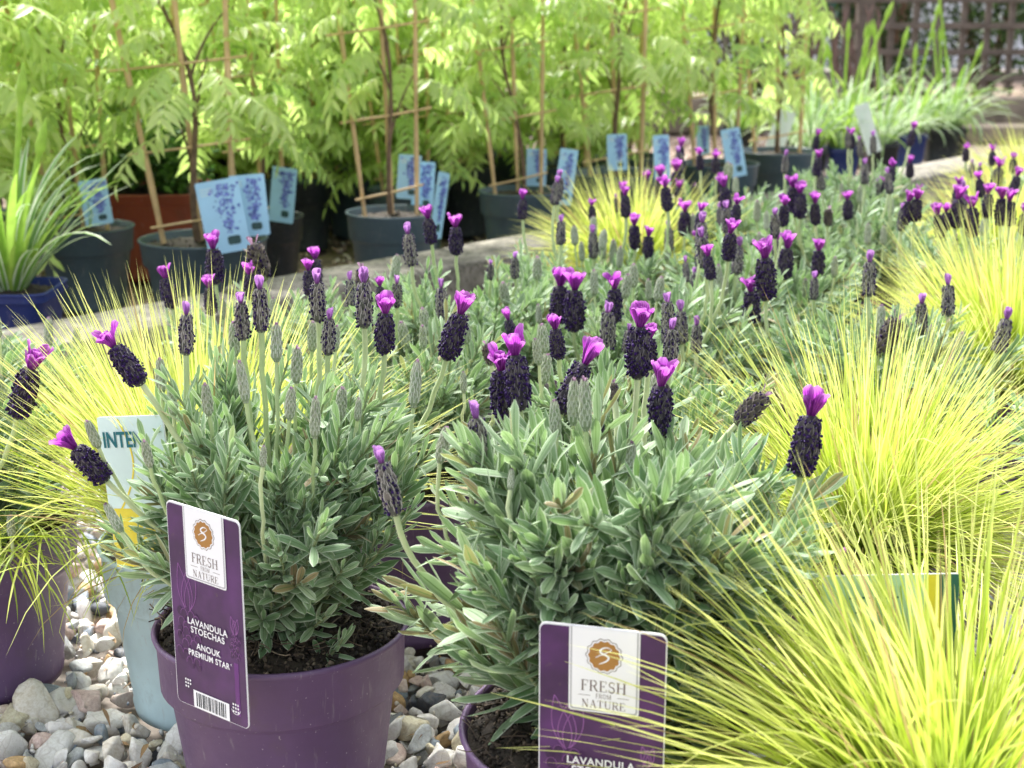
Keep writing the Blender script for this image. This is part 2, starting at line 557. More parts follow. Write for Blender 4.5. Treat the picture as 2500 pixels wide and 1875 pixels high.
def tube(mb, pts, rad, sides=6, rnd=0.5, mat=0, cap=True):
    pts = np.asarray(pts, float)
    m = len(pts)
    rad = np.broadcast_to(np.asarray(rad, float), (m,))
    T = np.gradient(pts, axis=0)
    T = unit(T)
    ref = np.array([1.0, 0, 0]) if abs(T[0][0]) < 0.8 else np.array([0, 1.0, 0])
    a = unit(ref - (T @ ref)[:, None] * T)
    b = np.cross(T, a)
    th = np.arange(sides) / sides * 2 * PI
    P = pts[:, None] + rad[:, None, None] * (np.cos(th)[None, :, None] * a[:, None] + np.sin(th)[None, :, None] * b[:, None])
    i, j = np.meshgrid(np.arange(m - 1), np.arange(sides), indexing='ij')
    q = np.stack([i * sides + j, i * sides + (j + 1) % sides, (i + 1) * sides + (j + 1) % sides, (i + 1) * sides + j], -1).reshape(-1, 4)
    mb.add(P, q, rnd, mat)
    if cap:
        P2 = np.concatenate([P[-1], pts[-1:]])
        F = [[k, (k + 1) % sides, sides] for k in range(sides)]
        mb.add(P2, F, rnd, mat)
        P2 = np.concatenate([P[0], pts[:1]])
        F = [[(k + 1) % sides, k, sides] for k in range(sides)]
        mb.add(P2, F, rnd, mat)


def lathe(mb, prof, seg=48, mat=0, rnd=0.5, wob=0.0, square=0.0):
    prof = np.asarray(prof, float)
    m = len(prof)
    th = np.arange(seg) / seg * 2 * PI
    rr = np.ones(seg)
    if square:
        k = square
        rr = 1 / (np.abs(np.cos(th)) ** k + np.abs(np.sin(th)) ** k) ** (1 / k)
    if wob:
        rr = rr * (1 + wob * np.sin(2 * th + 1) + wob * 0.5 * np.sin(3 * th))
    P = np.stack([prof[:, None, 0] * rr[None] * np.cos(th)[None], prof[:, None, 0] * rr[None] * np.sin(th)[None], np.repeat(prof[:, None, 1], seg, 1)], -1)
    i, j = np.meshgrid(np.arange(m - 1), np.arange(seg), indexing='ij')
    q = np.stack([i * seg + j, i * seg + (j + 1) % seg, (i + 1) * seg + (j + 1) % seg, (i + 1) * seg + j], -1).reshape(-1, 4)
    mb.add(P, q, rnd, mat)


def bez(a, b, c, n):
    t = np.linspace(0, 1, n)[:, None]
    return (1 - t) ** 2 * np.asarray(a) + 2 * t * (1 - t) * np.asarray(b) + t * t * np.asarray(c)


def box(mb, lo, hi, mat=0, rnd=0.5, bev=0.0):
    lo, hi = np.asarray(lo, float), np.asarray(hi, float)
    if bev <= 0:
        V = np.array([[x, y, z] for z in (lo[2], hi[2]) for y in (lo[1], hi[1]) for x in (lo[0], hi[0])])
        F = [[0, 2, 3, 1], [4, 5, 7, 6], [0, 1, 5, 4], [2, 6, 7, 3], [0, 4, 6, 2], [1, 3, 7, 5]]
        mb.add(V, F, rnd, mat)
    else:
        bm = bmesh.new()
        bmesh.ops.create_cube(bm, size=1)
        for v in bm.verts:
            v.co = Vector([(lo[k] + hi[k]) / 2 + v.co[k] * (hi[k] - lo[k]) for k in range(3)])
        bmesh.ops.bevel(bm, geom=list(bm.edges), offset=bev, segments=2, affect='EDGES', profile=0.5)
        bm.verts.index_update()
        V = [v.co[:] for v in bm.verts]
        n0 = True
        for k in (3, 4, 5, 6, 8):
            F = [[v.index for v in f.verts] for f in bm.faces if len(f.verts) == k]
            if F:
                if n0:
                    mb.add(V, F, rnd, mat)
                    base = mb.n - len(V)
                    n0 = False
                else:
                    F = np.asarray(F)
                    mb.f.append((F + base, np.full(len(F), rnd), np.full(len(F), mat, int)))
        bm.free()


def ico(sub):
    bm = bmesh.new()
    bmesh.ops.create_icosphere(bm, subdivisions=sub, radius=1)
    bm.verts.index_update()
    V = np.array([v.co[:] for v in bm.verts])
    F = np.array([[v.index for v in f.verts] for f in bm.faces])
    bm.free()
    return V, F


ICO1, ICO2, ICO3 = ico(1), ico(2), ico(3)


def rand_rot(k, tilt=None):
    q = unit(rng.normal(size=(k, 4)))
    if tilt is not None:
        q[:, 1:3] *= tilt
        q = unit(q)
    w, x, y, z = q.T
    return np.stack([np.stack([1 - 2 * (y * y + z * z), 2 * (x * y - z * w), 2 * (x * z + y * w)], -1),
                     np.stack([2 * (x * y + z * w), 1 - 2 * (x * x + z * z), 2 * (y * z - x * w)], -1),
                     np.stack([2 * (x * z - y * w), 2 * (y * z + x * w), 1 - 2 * (x * x + y * y)], -1)], 1)


def stone_variants(k, base):
    out = []
    V0, F0 = base
    for _ in range(k):
        v = V0.copy()
        for _ in range(rng.integers(9, 15)):
            nrm = unit(rng.normal(size=3))
            c = rng.uniform(0.42, 0.76)
            dd = v @ nrm
            v -= np.outer(np.maximum(dd - c, 0) * 1.0, nrm)
        w = rng.normal(size=(3, 3)) * 2.2
        for a in range(3):
            v += 0.035 * np.outer(np.sin(v @ w[a] * 1.6 + a), unit(w[a]))
        v *= np.array([1.0, rng.uniform(0.62, 0.9), rng.uniform(0.42, 0.68)])
        out.append((v, F0))
    return out


def scatter(mb, variants, pos, size, tilt=0.45, rnd=None, mat=0):
    k = len(pos)
    rot = rand_rot(k, tilt)
    which = rng.integers(0, len(variants), k)
    rnd = rng.uniform(0, 1, k) if rnd is None else rnd
    for w, (v, F) in enumerate(variants):
        idx = np.where(which == w)[0]
        if not len(idx):
            continue
        P = np.einsum('kij,vj->kvi', rot[idx], v) * size[idx][:, None, None] + pos[idx][:, None]
        FF = (F[None] + (np.arange(len(idx)) * len(v))[:, None, None]).reshape(-1, F.shape[1])
        mb.add(P, FF, np.repeat(rnd[idx], len(F)), mat)


lance = lambda t: np.maximum(0.06, (np.sin(PI * np.clip(t, 0, 1) ** 0.75) ** 0.7) * (0.5 + 0.5 * t) * 1.15) * np.where(t > 0.97, 0.35, 1)
lavp = lambda t: np.interp(t, [0, 0.12, 0.35, 0.65, 0.85, 0.95, 1.0], [0.38, 0.5, 0.82, 1.0, 0.8, 0.45, 0.12])
blade = lambda t: np.interp(t, [0, 0.1, 0.6, 0.85, 1.0], [0.8, 1, 0.9, 0.55, 0.05])
leafp = lambda t: np.interp(t, [0, 0.08, 0.3, 0.55, 0.8, 1.0], [0.12, 0.5, 1.0, 0.85, 0.4, 0.03])
petp = lambda t: np.interp(t, [0, 0.15, 0.45, 0.75, 0.92, 1.0], [0.30, 0.42, 0.78, 1.0, 0.88, 0.50])
scalep = lambda t: np.interp(t, [0, 0.3, 0.6, 0.85, 1.0], [0.8, 1.0, 0.85, 0.5, 0.08])


# ------------------------------------------------------------------ ground, gravel, kerb
KX0, KY0, KS = -0.733, 2.10, 1.13                # back edge of the kerb top
KU = np.array([1, KS]) / math.hypot(1, KS)          # along the kerb
KN = np.array([-KU[1], KU[0]])                      # away from the camera, behind the kerb
KTOP, KW = 0.12, 0.15


def kerb_pt(s, o, z):
    """s metres along the kerb, o metres behind its back edge"""
    return Vector((KX0 + KU[0] * s + KN[0] * o, KY0 + KU[1] * s + KN[1] * o, z))


def behind(x, y):
    return (x - KX0) * KN[0] + (y - KY0) * KN[1]


mb = MB()
mb.add([[-60, -10, -0.03], [60, -10, -0.03], [60, 120, -0.03], [-60, 120, -0.03]], [[0, 1, 2, 3]])
tag(mb.build('ground', M['dirt']), kind='structure')
mb = MB()
c = [kerb_pt(-4, -0.02, -0.008), kerb_pt(9, -0.02, -0.008), kerb_pt(9, 6, -0.008), kerb_pt(-4, 6, -0.008)]
mb.add(c, [[0, 1, 2, 3]])
tag(mb.build('plant_bed', M['bed']), kind='structure')
mb = MB()
mb.add([[1.3, 5.05, -0.002], [9, 5.05, -0.002], [9, 6.35, -0.002], [1.3, 6.35, -0.002]], [[0, 1, 2, 3]])
tag(mb.build('path', M['path']), kind='structure')

POTS = []     # (x, y, r) keeps gravel out of the pots


def kerb():
    wheres = ['by the blue square pot at the left edge', 'in front of the nearest slate wisteria pots', 'behind the small golden grass tuft',
              'in front of the variegated lilies', 'at the right end near the gravel path']
    for k, where in enumerate(wheres):
        L = 0.9
        s = -0.50 + L * k
        mb = MB()
        box(mb, (0, -KW, -0.05), (L - 0.012, 0, KTOP + rng.uniform(-0.003, 0.003)), 0, 0.5, 0.009)
        mb.v[0] += rng.normal(size=mb.v[0].shape) * 0.0012
        o = mb.build('kerb_stone', M['concrete'])
        o.location = kerb_pt(s, 0, 0)
        o.rotation_euler = (0, 0, math.atan2(KU[1], KU[0]))
        tag(o, 'weathered concrete kerb stone ' + where, 'kerb stone', 'concrete kerb stones along the bed edge')


# ------------------------------------------------------------------ pots and soil
def pot_profile(rt, h, collar=0.3, lip=0.004):
    rb = rt * 0.74
    hc = h * (1 - collar)
    rc = rb + (rt - rb) * (hc / h) * 0.74
    return [(0.0, 0.002), (rb * 0.9, 0.0), (rb, 0.004), (rb + 0.0015, 0.012), (rb + 0.0006, 0.014), (rc, hc - 0.004), (rc + 0.0045, hc + 0.001), (rc + 0.007, hc + 0.004),
            (rt - 0.003, h - lip * 1.6), (rt - 0.001, h - lip * 1.1), (rt, h - lip * 0.4), (rt - 0.001, h), (rt - 0.003, h), (rt - 0.0042, h - 0.003), (rc - 0.002, hc), (rb - 0.002, 0.01), (0.0, 0.01)]


def add_soil(parent, r, z, clods, name='soil', mound=0.008, mat=None):
    mb = MB()
    nr, na = 12, 40
    rr = np.linspace(0, r, nr + 1)[1:]
    th = np.arange(na) / na * 2 * PI
    P = np.stack([np.outer(rr, np.cos(th)), np.outer(rr, np.sin(th)), np.zeros((nr, na))], -1)
    P[..., 2] = z + mound * (1 - (rr / r)[:, None] ** 2) + rng.normal(size=(nr, na)) * 0.0018
    P = np.concatenate([[[0, 0, z + mound]], P.reshape(-1, 3)])
    q = [[1 + i * na + j, 1 + i * na + (j + 1) % na, 1 + (i + 1) * na + (j + 1) % na, 1 + (i + 1) * na + j] for i in range(nr - 1) for j in range(na)]
    mb.add(P, q, 0.4)
    mb.f.append((np.array([[0, 1 + j, 1 + (j + 1) % na] for j in range(na)]) + mb.n - len(P), np.full(na, 0.4), np.zeros(na, int)))
    k = clods
    rad = r * np.sqrt(rng.uniform(0, 1, k)) * 0.98
    ph = rng.uniform(0, 6.28, k)
    pos = np.stack([rad * np.cos(ph), rad * np.sin(ph), z + mound * (1 - (rad / r) ** 2) + rng.uniform(-0.001, 0.003, k)], -1)
    scatter(mb, [(v, f) for v, f in stone_variants(3, ICO1)], pos, rng.uniform(0.0010, 0.0042, k) * (r / 0.085), 1.0, rng.uniform(0, 0.98, k))
    if clods > 200:
        for _ in range(clods // 6):      # root fibres and bark slivers
            a = rng.uniform(0, 6.28)
            ra = r * math.sqrt(rng.uniform(0, 1))
            p = np.array([ra * math.cos(a), ra * math.sin(a), z + mound + rng.uniform(0, 0.004)])
            dd = unit(np.array([rng.normal(), rng.normal(), rng.uniform(-0.3, 0.5)])) * rng.uniform(0.006, 0.016)
            tube(mb, bez(p, p + dd * 0.5 + rng.normal(size=3) * 0.003, p + dd, 4), rng.uniform(0.0002, 0.0006), 4, rng.uniform(0.5, 1))
    return mb.build(name, mat or M['soil'], parent)


POT_CACHE = {}


def add_pot(parent, rt, h, mat, square=0, seg=56):
    key = (rt, h, mat, square)
    if key not in POT_CACHE:
        mb = MB()
        lathe(mb, pot_profile(rt, h, 0.3 if not square else 0.12), seg, wob=0.002 if not square else 0, square=square)
        POT_CACHE[key] = mb.mesh('pot', M[mat])
    return link('pot', POT_CACHE[key], parent)


# ------------------------------------------------------------------ lavender
def lav_foliage(Rr, H, z0, n, near, tips=(), leaf=0.031, up=0.8, lo=-0.12, seed=1, front=None, clip=None):
    """one mesh of twigs and leaves: shoots rise from the soil to a dome, each with opposite leaf pairs along its outer part"""
    g = np.random.default_rng(seed)
    mb = MB()
    shoots = []
    for i in range(n):
        u = math.sqrt(g.uniform(0, 1))
        hh = g.uniform(max(0.12, lo + 0.1), 1.0) ** 0.6
        ph = g.uniform(0, 2 * PI)
        out = np.array([math.cos(ph), math.sin(ph), 0])
        rad = Rr * (0.25 + 0.75 * u) * (0.62 + 0.38 * hh) * g.uniform(0.92, 1.1)
        tip = out * rad + np.array([0, 0, z0 + 0.012 + H * hh * (1 - 0.28 * u * u) * g.uniform(0.9, 1.08)])
        sa, ca = u, math.sqrt(max(0, 1 - u * u)) * 0.8 + 0.2
        if clip and clip(tip):
            continue
        if front is not None and tip[1] < front:
            tip[1] = front + 0.3 * (front - tip[1])
        if front is not None and tip[2] < z0 + 0.055:
            continue
        shoots.append((tip, out, sa, ca))
    for tp in tips:
        tp = np.asarray(tp, float)
        o = np.array([tp[0], tp[1], 0])
        rr = np.linalg.norm(o)
        shoots.append((tp, o / max(rr, 1e-4), 1.0, 0.1))
    Bs, Ds, Ns, Ls, Ws, Be, Rn = [], [], [], [], [], [], []
    for tip, out, sa, ca in shoots:
        start = out * g.uniform(0.0, 0.025) + np.array([0, 0, z0 + 0.003])
        end = unit(out * sa * 0.75 + np.array([0, 0, up * (0.6 + 0.5 * max(ca, 0))]) + g.normal(size=3) * 0.25)
        length = np.linalg.norm(tip - start)
        ctrl = tip - end * length * 0.5
        pts = bez(start, ctrl, tip, 12)
        tube(mb, pts[::2] if not near else pts, np.linspace(0.0017, 0.0008, len(pts[::2] if not near else pts)), 4 if not near else 5, g.uniform(), 1, False)
        span = min(length * 0.85, g.uniform(0.06, 0.09))
        nodes = int(span / 0.0092) + 2
        phase = g.uniform(0, PI)
        tone = g.uniform(0, 0.7)
        big = g.uniform(0.85, 1.2)
        for j in range(nodes + 1):
            f = 1 - (span * (1 - j / nodes)) / length
            x = f * 11
            i0 = min(int(x), 10)
            p = pts[i0] + (pts[i0 + 1] - pts[i0]) * (x - i0)
            ax = unit(pts[i0 + 1] - pts[i0])
            a0 = unit(np.cross(ax, [0.3, 0.2, 1.0]))
            b0 = np.cross(ax, a0)
            frac = j / nodes
            th = (0.88 - 0.58 * frac ** 1.3) * g.uniform(0.8, 1.15)
            phase += PI / 2 + g.normal() * 0.12
            for sgn in (0, PI):
                a = phase + sgn + g.normal() * 0.12
                rad = math.cos(a) * a0 + math.sin(a) * b0
                d = math.cos(th) * ax + math.sin(th) * rad
                nrm = math.sin(th) * ax - math.cos(th) * rad
                l = leaf * big * (1.05 - 0.55 * frac ** 2) * g.uniform(0.8, 1.15)
                Bs.append(p)
                Ds.append(d)
                Ns.append(nrm)
                Ls.append(l)
                Ws.append(l * g.uniform(0.078, 0.102) + 0.0004)
                Be.append(g.uniform(-0.5, 0.95) * (1.1 - 0.5 * frac))
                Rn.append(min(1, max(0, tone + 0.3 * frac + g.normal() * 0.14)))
                if g.uniform() < 0.5 and frac < 0.85:     # small axillary leaves
                    for _ in range(2):
                        d2 = unit(d * 0.6 + ax * 0.6 + g.normal(size=3) * 0.2)
                        Bs.append(p)
                        Ds.append(d2)
                        Ns.append(nrm)
                        Ls.append(l * g.uniform(0.35, 0.6))
                        Ws.append(l * 0.06)
                        Be.append(g.uniform(-0.2, 0.6))
                        Rn.append(min(1, tone + 0.4))
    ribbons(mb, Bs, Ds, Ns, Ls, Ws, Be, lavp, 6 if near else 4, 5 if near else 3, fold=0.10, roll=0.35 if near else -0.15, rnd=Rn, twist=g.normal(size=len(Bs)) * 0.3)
    return mb


def spike_meshes(stage, seed):
    """flower head of unit body length along +Z; returns (body mesh, petals mesh or None, total length)"""
    g = np.random.default_rng(seed)
    mb = MB()
    prof = {'full': [(0.0, 0.0), (0.09, 0.01), (0.15, 0.08), (0.195, 0.3), (0.175, 0.7), (0.10, 0.95), (0.0, 1.02)],
            'mid': [(0.0, 0.0), (0.09, 0.01), (0.15, 0.08), (0.17, 0.3), (0.15, 0.65), (0.10, 0.92), (0.0, 1.0)],
            'bud': [(0.0, 0.0), (0.08, 0.01), (0.14, 0.1), (0.16, 0.3), (0.13, 0.65), (0.07, 0.9), (0.0, 1.0)],
            'spent': [(0.0, 0.0), (0.09, 0.01), (0.15, 0.08), (0.17, 0.3), (0.16, 0.65), (0.11, 0.92), (0.0, 1.0)]}[stage]
    lathe(mb, prof, 14, mat=0, rnd=0.2)
    pz = [p[1] for p in prof]
    pr = [p[0] for p in prof]
    Bs, Ds, Ns, Ls, Ws, Be, Rn, Mt = [], [], [], [], [], [], [], []
    rows = 9
    for k in range(rows):
        z = 0.02 + 0.88 * k / rows
        r = float(np.interp(z, pz, pr))
        m = 7
        for j in range(m):
            a = 2 * PI * (j + 0.5 * (k % 2)) / m + g.normal() * 0.06
            out = np.array([math.cos(a), math.sin(a), 0])
            open_ = {'full': 0.4, 'mid': 0.5, 'bud': 0.4, 'spent': 0.75}[stage] * g.uniform(0.7, 1.3)
            d = unit(out * open_ + np.array([0, 0, 1]))
            Bs.append(out * r * 0.93 + [0, 0, z])
            Ds.append(d)
            Ns.append(-out)
            Ls.append(g.uniform(0.18, 0.24) * (1 if z < 0.8 else 0.8))
            Ws.append(r * 0.56)
            Be.append(-0.9 * g.uniform(0.6, 1.2) if stage != 'spent' else g.uniform(-0.8, 0.6))
            Rn.append(g.uniform())
            Mt.append(2 if (z < 0.09 and stage != 'bud') else 0)
    Mt = np.array(Mt)
    A = lambda x, m: np.asarray(x)[Mt == m]
    for m in (0, 2):
        if (Mt == m).any():
            ribbons(mb, A(Bs, m), A(Ds, m), A(Ns, m), A(Ls, m), A(Ws, m), A(Be, m), scalep, 4, 3, fold=-0.25, rnd=A(Rn, m), mat=m)
    if stage in ('full', 'mid', 'spent'):
        pos, sz = [], []
        rows2 = 17
        for k in range(rows2):
            z = 0.09 + 0.82 * k / (rows2 - 1)
            r = float(np.interp(z, pz, pr)) + (0.055 if stage == 'full' else 0.045)
            m = 15 if stage == 'full' else 12
            for j in range(m):
                if stage == 'mid' and (j % 3) == 0:
                    continue
                if stage == 'spent' and g.uniform() < 0.45:
                    continue
                if g.uniform() < 0.16:
                    continue
                a = 2 * PI * (j + 0.5 * (k % 2 if stage == 'full' else 0)) / m + g.normal() * 0.05
                rr = r * g.uniform(0.84, 1.14)
                pos.append([rr * math.cos(a), rr * math.sin(a), z + g.normal() * 0.018])
                sz.append(g.uniform(0.018, 0.042))
        pos, sz = np.array(pos), np.array(sz)
        V, F = ICO1
        var = [((V * np.array([1, 1, 0.8])) * (1 + 0.35 * np.sin(3 * np.arctan2(V[:, 1:2], V[:, 0:1]) + s)), F) for s in range(3)]
        scatter(mb, var, pos, sz, 1.0, g.uniform(0, 1, len(pos)), 1)
        # pale throats on some
        o = unit(pos * np.array([1, 1, 0]))
        sel = g.uniform(size=len(pos)) < 0.2
        scatter(mb, [(V, F)], (pos + o * sz[:, None] * 0.85 + np.array([0, 0, 0.008]))[sel], sz[sel] * 0.34, 1.0, g.uniform(0, 1, sel.sum()), 3)
    mats = {'full': [M['scale_dark'], M['corolla'], M['scale_base'], M['corolla_pale']], 'mid': [M['scale'], M['corolla'], M['scale_base'], M['corolla_pale']],
            'bud': [M['scale_green'], M['corolla'], M['scale_base'], M['corolla_pale']], 'spent': [M['spent'], M['corolla'], M['scale_base'], M['corolla_pale']]}[stage]
    body = mb.mesh('flower_spike', mats)
    pb = MB()
    if stage == 'full':
        n, L, W, op = 5, 0.50, 0.17, 0.25
    elif stage == 'mid':
        n, L, W, op = 4, 0.33, 0.12, 0.12
    elif stage == 'bud':
        n, L, W, op = 4, 0.11, 0.05, 0.0
    else:
        n, L, W, op = 3, 0.24, 0.06, 0.45
    a = np.arange(n) / n * 2 * PI + g.uniform(0, 6) + g.normal(size=n) * 0.15
    out = np.stack([np.cos(a), np.sin(a), 0 * a], -1)
    base = out * 0.055 + [0, 0, 0.93 if stage != 'bud' else 0.9]
    d = out * (op * g.uniform(0.6, 1.4, n))[:, None] + [0, 0, 1]
    ribbons(pb, base, d, -out, L * g.uniform(0.65, 1.15, n), W * g.uniform(0.75, 1.2, n), (g.uniform(-0.2, 0.8, n) if stage == 'full' else g.uniform(-0.3, 0.3, n)), petp, 8, 9, fold=0.55, roll=0.2, rnd=g.uniform(0, 1, n), wave=0.32 if stage == 'full' else 0.15)
    lc = pb.lc[0]
    if stage == 'full':   # short inner petals
        a2 = a + PI / n
        out = np.stack([np.cos(a2), np.sin(a2), 0 * a2], -1)
        ribbons(pb, out * 0.03 + [0, 0, 0.95], out * 0.15 + [0, 0, 1], -out, L * 0.75, W * 0.8, 0.1, petp, 6, 7, fold=0.5, rnd=g.uniform(0, 1, n), wave=0.2)
    pet = pb.mesh('petals', {'full': M['petal'], 'mid': M['petal_lilac'], 'bud': M['petal_bud'], 'spent': M['petal_bud']}[stage])
    return body, pet, {'full': 1.40, 'mid': 1.22, 'bud': 1.03, 'spent': 1.12}[stage]


SPK = {}
for si, st in enumerate(('full', 'mid', 'bud', 'spent')):
    SPK[st] = [spike_meshes(st, 100 + si * 10 + k) for k in range(8 if st in ('full', 'mid') else 4)]
STAGE = {'F': 'full', 'M': 'mid', 'B': 'bud', 'S': 'spent'}
RATIO = {'full': 1.0, 'mid': 1.0, 'bud': 1.0, 'spent': 1.0}


def add_spike(root, top, base, stage, soil_z=0.14, fat=1.0):
    """flower head between two world points, its stem curving down into the plant"""
    st = STAGE[stage]
    body, pet, total = random.choice(SPK[st])
    ax = (top - base)
    L = ax.length
    s = L / total
    rot = ax.to_track_quat('Z', 'Y').to_matrix().to_4x4() @ Matrix.Rotation(random.uniform(0, 6.28), 4, 'Z')
    MW = Matrix.Translation(base) @ rot @ Matrix.Diagonal((s * fat, s * fat, s, 1))
    o = link('flower_spike', body, root)
    o.matrix_parent_inverse = Matrix.Translation(-root.location)
    o.matrix_basis = MW
    if pet is not None:
        p = link('petals', pet, o)
    c = root.location
    rad = Vector((base.x - c.x, base.y - c.y, 0))
    foot = Vector((c.x, c.y, 0)) + rad * 0.35
    foot.z = max(soil_z, min(base.z - 0.06, soil_z + 0.05))
    d = (base - foot).length
    ctrl = base - ax.normalized() * d * 0.55
    pts = bez(np.array(foot), np.array(ctrl), np.array(base), 14)
    pts[1:-1] += rng.normal(size=(12, 3)) * 0.0006
    r = 0.0019 if stage != 'B' else 0.0013
    mb = MB()
    tube(mb, pts, np.linspace(r * 0.9, r * 1.05, 14), 7, random.random(), 0, False)
    # downy hairs along the stem
    if L > 0.02 and base.y < 1.3:
        k = 260
        tt = rng.uniform(0.35, 1, k)
        idx = np.clip((tt * 13).astype(int), 0, 12)
        P = pts[idx] + (pts[idx + 1] - pts[idx]) * (tt * 13 - idx)[:, None]
        dd = unit(rng.normal(size=(k, 3)))
        ribbons(mb, P, dd, np.array([0.1, 0.2, 1.0]), 0.0017 + r, 0.00012, 0.3, lambda t: 1 - 0.8 * t, 1, 2, rnd=1.0)
    stem = link('stem', mb.mesh('stem', M['stem']), o)
    stem.matrix_parent_inverse = MW.inverted()
    return o


LAVS = {}
FAR_FOL = [lav_foliage(0.130, 0.135, 0.14, 100, False, seed=50 + k).mesh('foliage', [M['lav_leaf'], M['lav_twig']]) for k in range(3)]
LG = 'potted lavenders standing on the pebbles'


def lavender(key, x, y, label, near=False, Rr=0.125, H=0.14, n=78, potm='pot_purple', tips=(), seed=1, rt=0.09, h=0.15, lo=-0.12, tilt=None, leaf=0.031, front=None, clip=None):
    root = thing('potted_lavender', label, 'lavender', (x, y, 0), 0, LG)
    pot = add_pot(root, rt, h, potm)
    soil = add_soil(root, rt - 0.005, h - (0.006 if near else 0.014), 2200 if near else 120, mound=0.014 if near else 0.008)
    if near:
        tl = [(t[0] - x, t[1] - y, t[2]) for t in tips]
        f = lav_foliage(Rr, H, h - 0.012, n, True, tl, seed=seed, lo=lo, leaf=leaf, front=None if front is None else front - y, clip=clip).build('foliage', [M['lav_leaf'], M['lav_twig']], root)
    else:
        f = link('foliage', FAR_FOL[seed % 3], root)
        f.rotation_euler = (0, 0, random.uniform(0, 6.28))
        s = Rr / 0.125
        f.scale = (s, s, H / 0.135)
        f.location = (0, 0, 0.14 * (1 - H / 0.135))
    if tilt:
        for o in (pot, soil):
            o.rotation_euler = tilt
    POTS.append((x, y, rt))
    LAVS[key] = root
    return root


def P3(x, y, Y):
    return tuple(at_y(x, y, Y))


lavender('L1', -0.46, 1.215, 'lavender in the purple pot cut off by the left edge of the photo', True, 0.115, 0.15, 85, seed=3, tips=[P3(40, 1130, 1.12)])
lavender('L2', -0.163, 0.995, 'lavender in the round purple pot with the tall barcode tag at its rim', True, 0.118, 0.185, 125, seed=5, clip=lambda t: (t[0] < -0.088 and t[2] > 0.235) or (t[0] > 0.045 and t[2] < 0.225), leaf=0.031, lo=0.1, front=0.925,
         tips=[P3(235, 1140, 0.98), P3(262, 1195, 0.98), P3(330, 1080, 0.98), P3(870, 1010, 0.98), P3(700, 1130, 0.89), P3(705, 1330, 0.93), P3(740, 1380, 0.93), P3(570, 1340, 0.93), P3(650, 1260, 0.91), P3(600, 1180, 0.9), P3(740, 1230, 0.92), P3(800, 1140, 0.95), P3(560, 1240, 0.93), P3(350, 1000, 0.98), P3(440, 960, 0.96), P3(320, 1130, 0.985), P3(345, 1180, 0.98)])
lavender('L3', 0.0626, 0.853, 'lavender spreading over the purple pot in front, grass blades crossing its tag', True, 0.122, 0.19, 135, seed=7, clip=lambda t: (t[0] < -0.065 and t[2] < 0.265), leaf=0.040, lo=0.05, front=0.775, tilt=(R(3), R(-2), 0),
         tips=[P3(850, 1300, 0.86), P3(880, 1270, 0.87), P3(960, 1190, 0.86), P3(1000, 1370, 0.83), P3(1030, 1430, 0.82), P3(1110, 1400, 0.8), P3(1120, 1440, 0.80), P3(1330, 1330, 0.78), P3(1220, 1320, 0.78), P3(1160, 1330, 0.79), P3(1500, 1330, 0.79), P3(1470, 1450, 0.79), P3(1480, 1560, 0.79), P3(1060, 1090, 0.82), P3(1650, 1050, 0.88), P3(1690, 1180, 0.85), P3(1600, 1100, 0.85)])
lavender('L4', -0.105, 1.332, 'lavender in the shaded dark purple pot between the two front pots', True, 0.115, 0.15, 85, seed=9)
lavender('L5', -0.045, 1.63, 'leafy lavender whose lone tall bloom stands before the kerb', False, 0.14, 0.145, seed=0)
lavender('L6', 0.15, 1.57, 'lavender with the pair of crowded dark blooms left of centre row', False, 0.13, 0.135, seed=1)
lavender('L7', 0.115, 1.235, 'lavender close behind the front right one, hidden up to its leaf tops', True, 0.12, 0.135, 85, seed=15)
lavender('L8', 0.30, 1.84, 'lavender carrying the large cupped magenta bloom above its crown', False, 0.14, 0.14, seed=2)
lavender('L10', 0.10, 1.93, 'lavender just in front of the small golden grass by the kerb', False, 0.13, 0.12, seed=0)
lavender('L11', 0.49, 2.22, 'lavender near the kerb with four dark blooms in a short row', False, 0.14, 0.14, seed=1)
lavender('L12', 0.33, 2.42, 'lavender beside the small golden grass, right up against the kerb', False, 0.13, 0.13, seed=2)
lavender('L13', 0.375, 1.46, 'darker lavender with faded spent spikes between the big golden grasses', False, 0.13, 0.13, seed=0)
lavender('L14', 0.66, 2.02, 'lavender at the right edge with a cluster of dark blooms in yellow grass', False, 0.14, 0.14, seed=1)
lavender('L15', 0.52, 1.17, 'lavender at the right edge half covered by the large golden grass', False, 0.13, 0.13, seed=2)
lavender('L16', -0.60, 1.56, 'lavender with only grey buds behind the left golden grass', False, 0.11, 0.085, seed=0)
lavender('L19', -0.25, 1.60, 'lavender whose magenta blooms stand against the dark wisteria pots at left', False, 0.13, 0.12, seed=1)
lavender('L20', 0.62, 2.75, 'far lavender nearest the kerb beside the farthest golden grass', False, 0.13, 0.13, seed=2)
lavender('L21', 0.98, 2.65, 'far lavender at the upper right edge of the photo', False, 0.13, 0.13, seed=0)

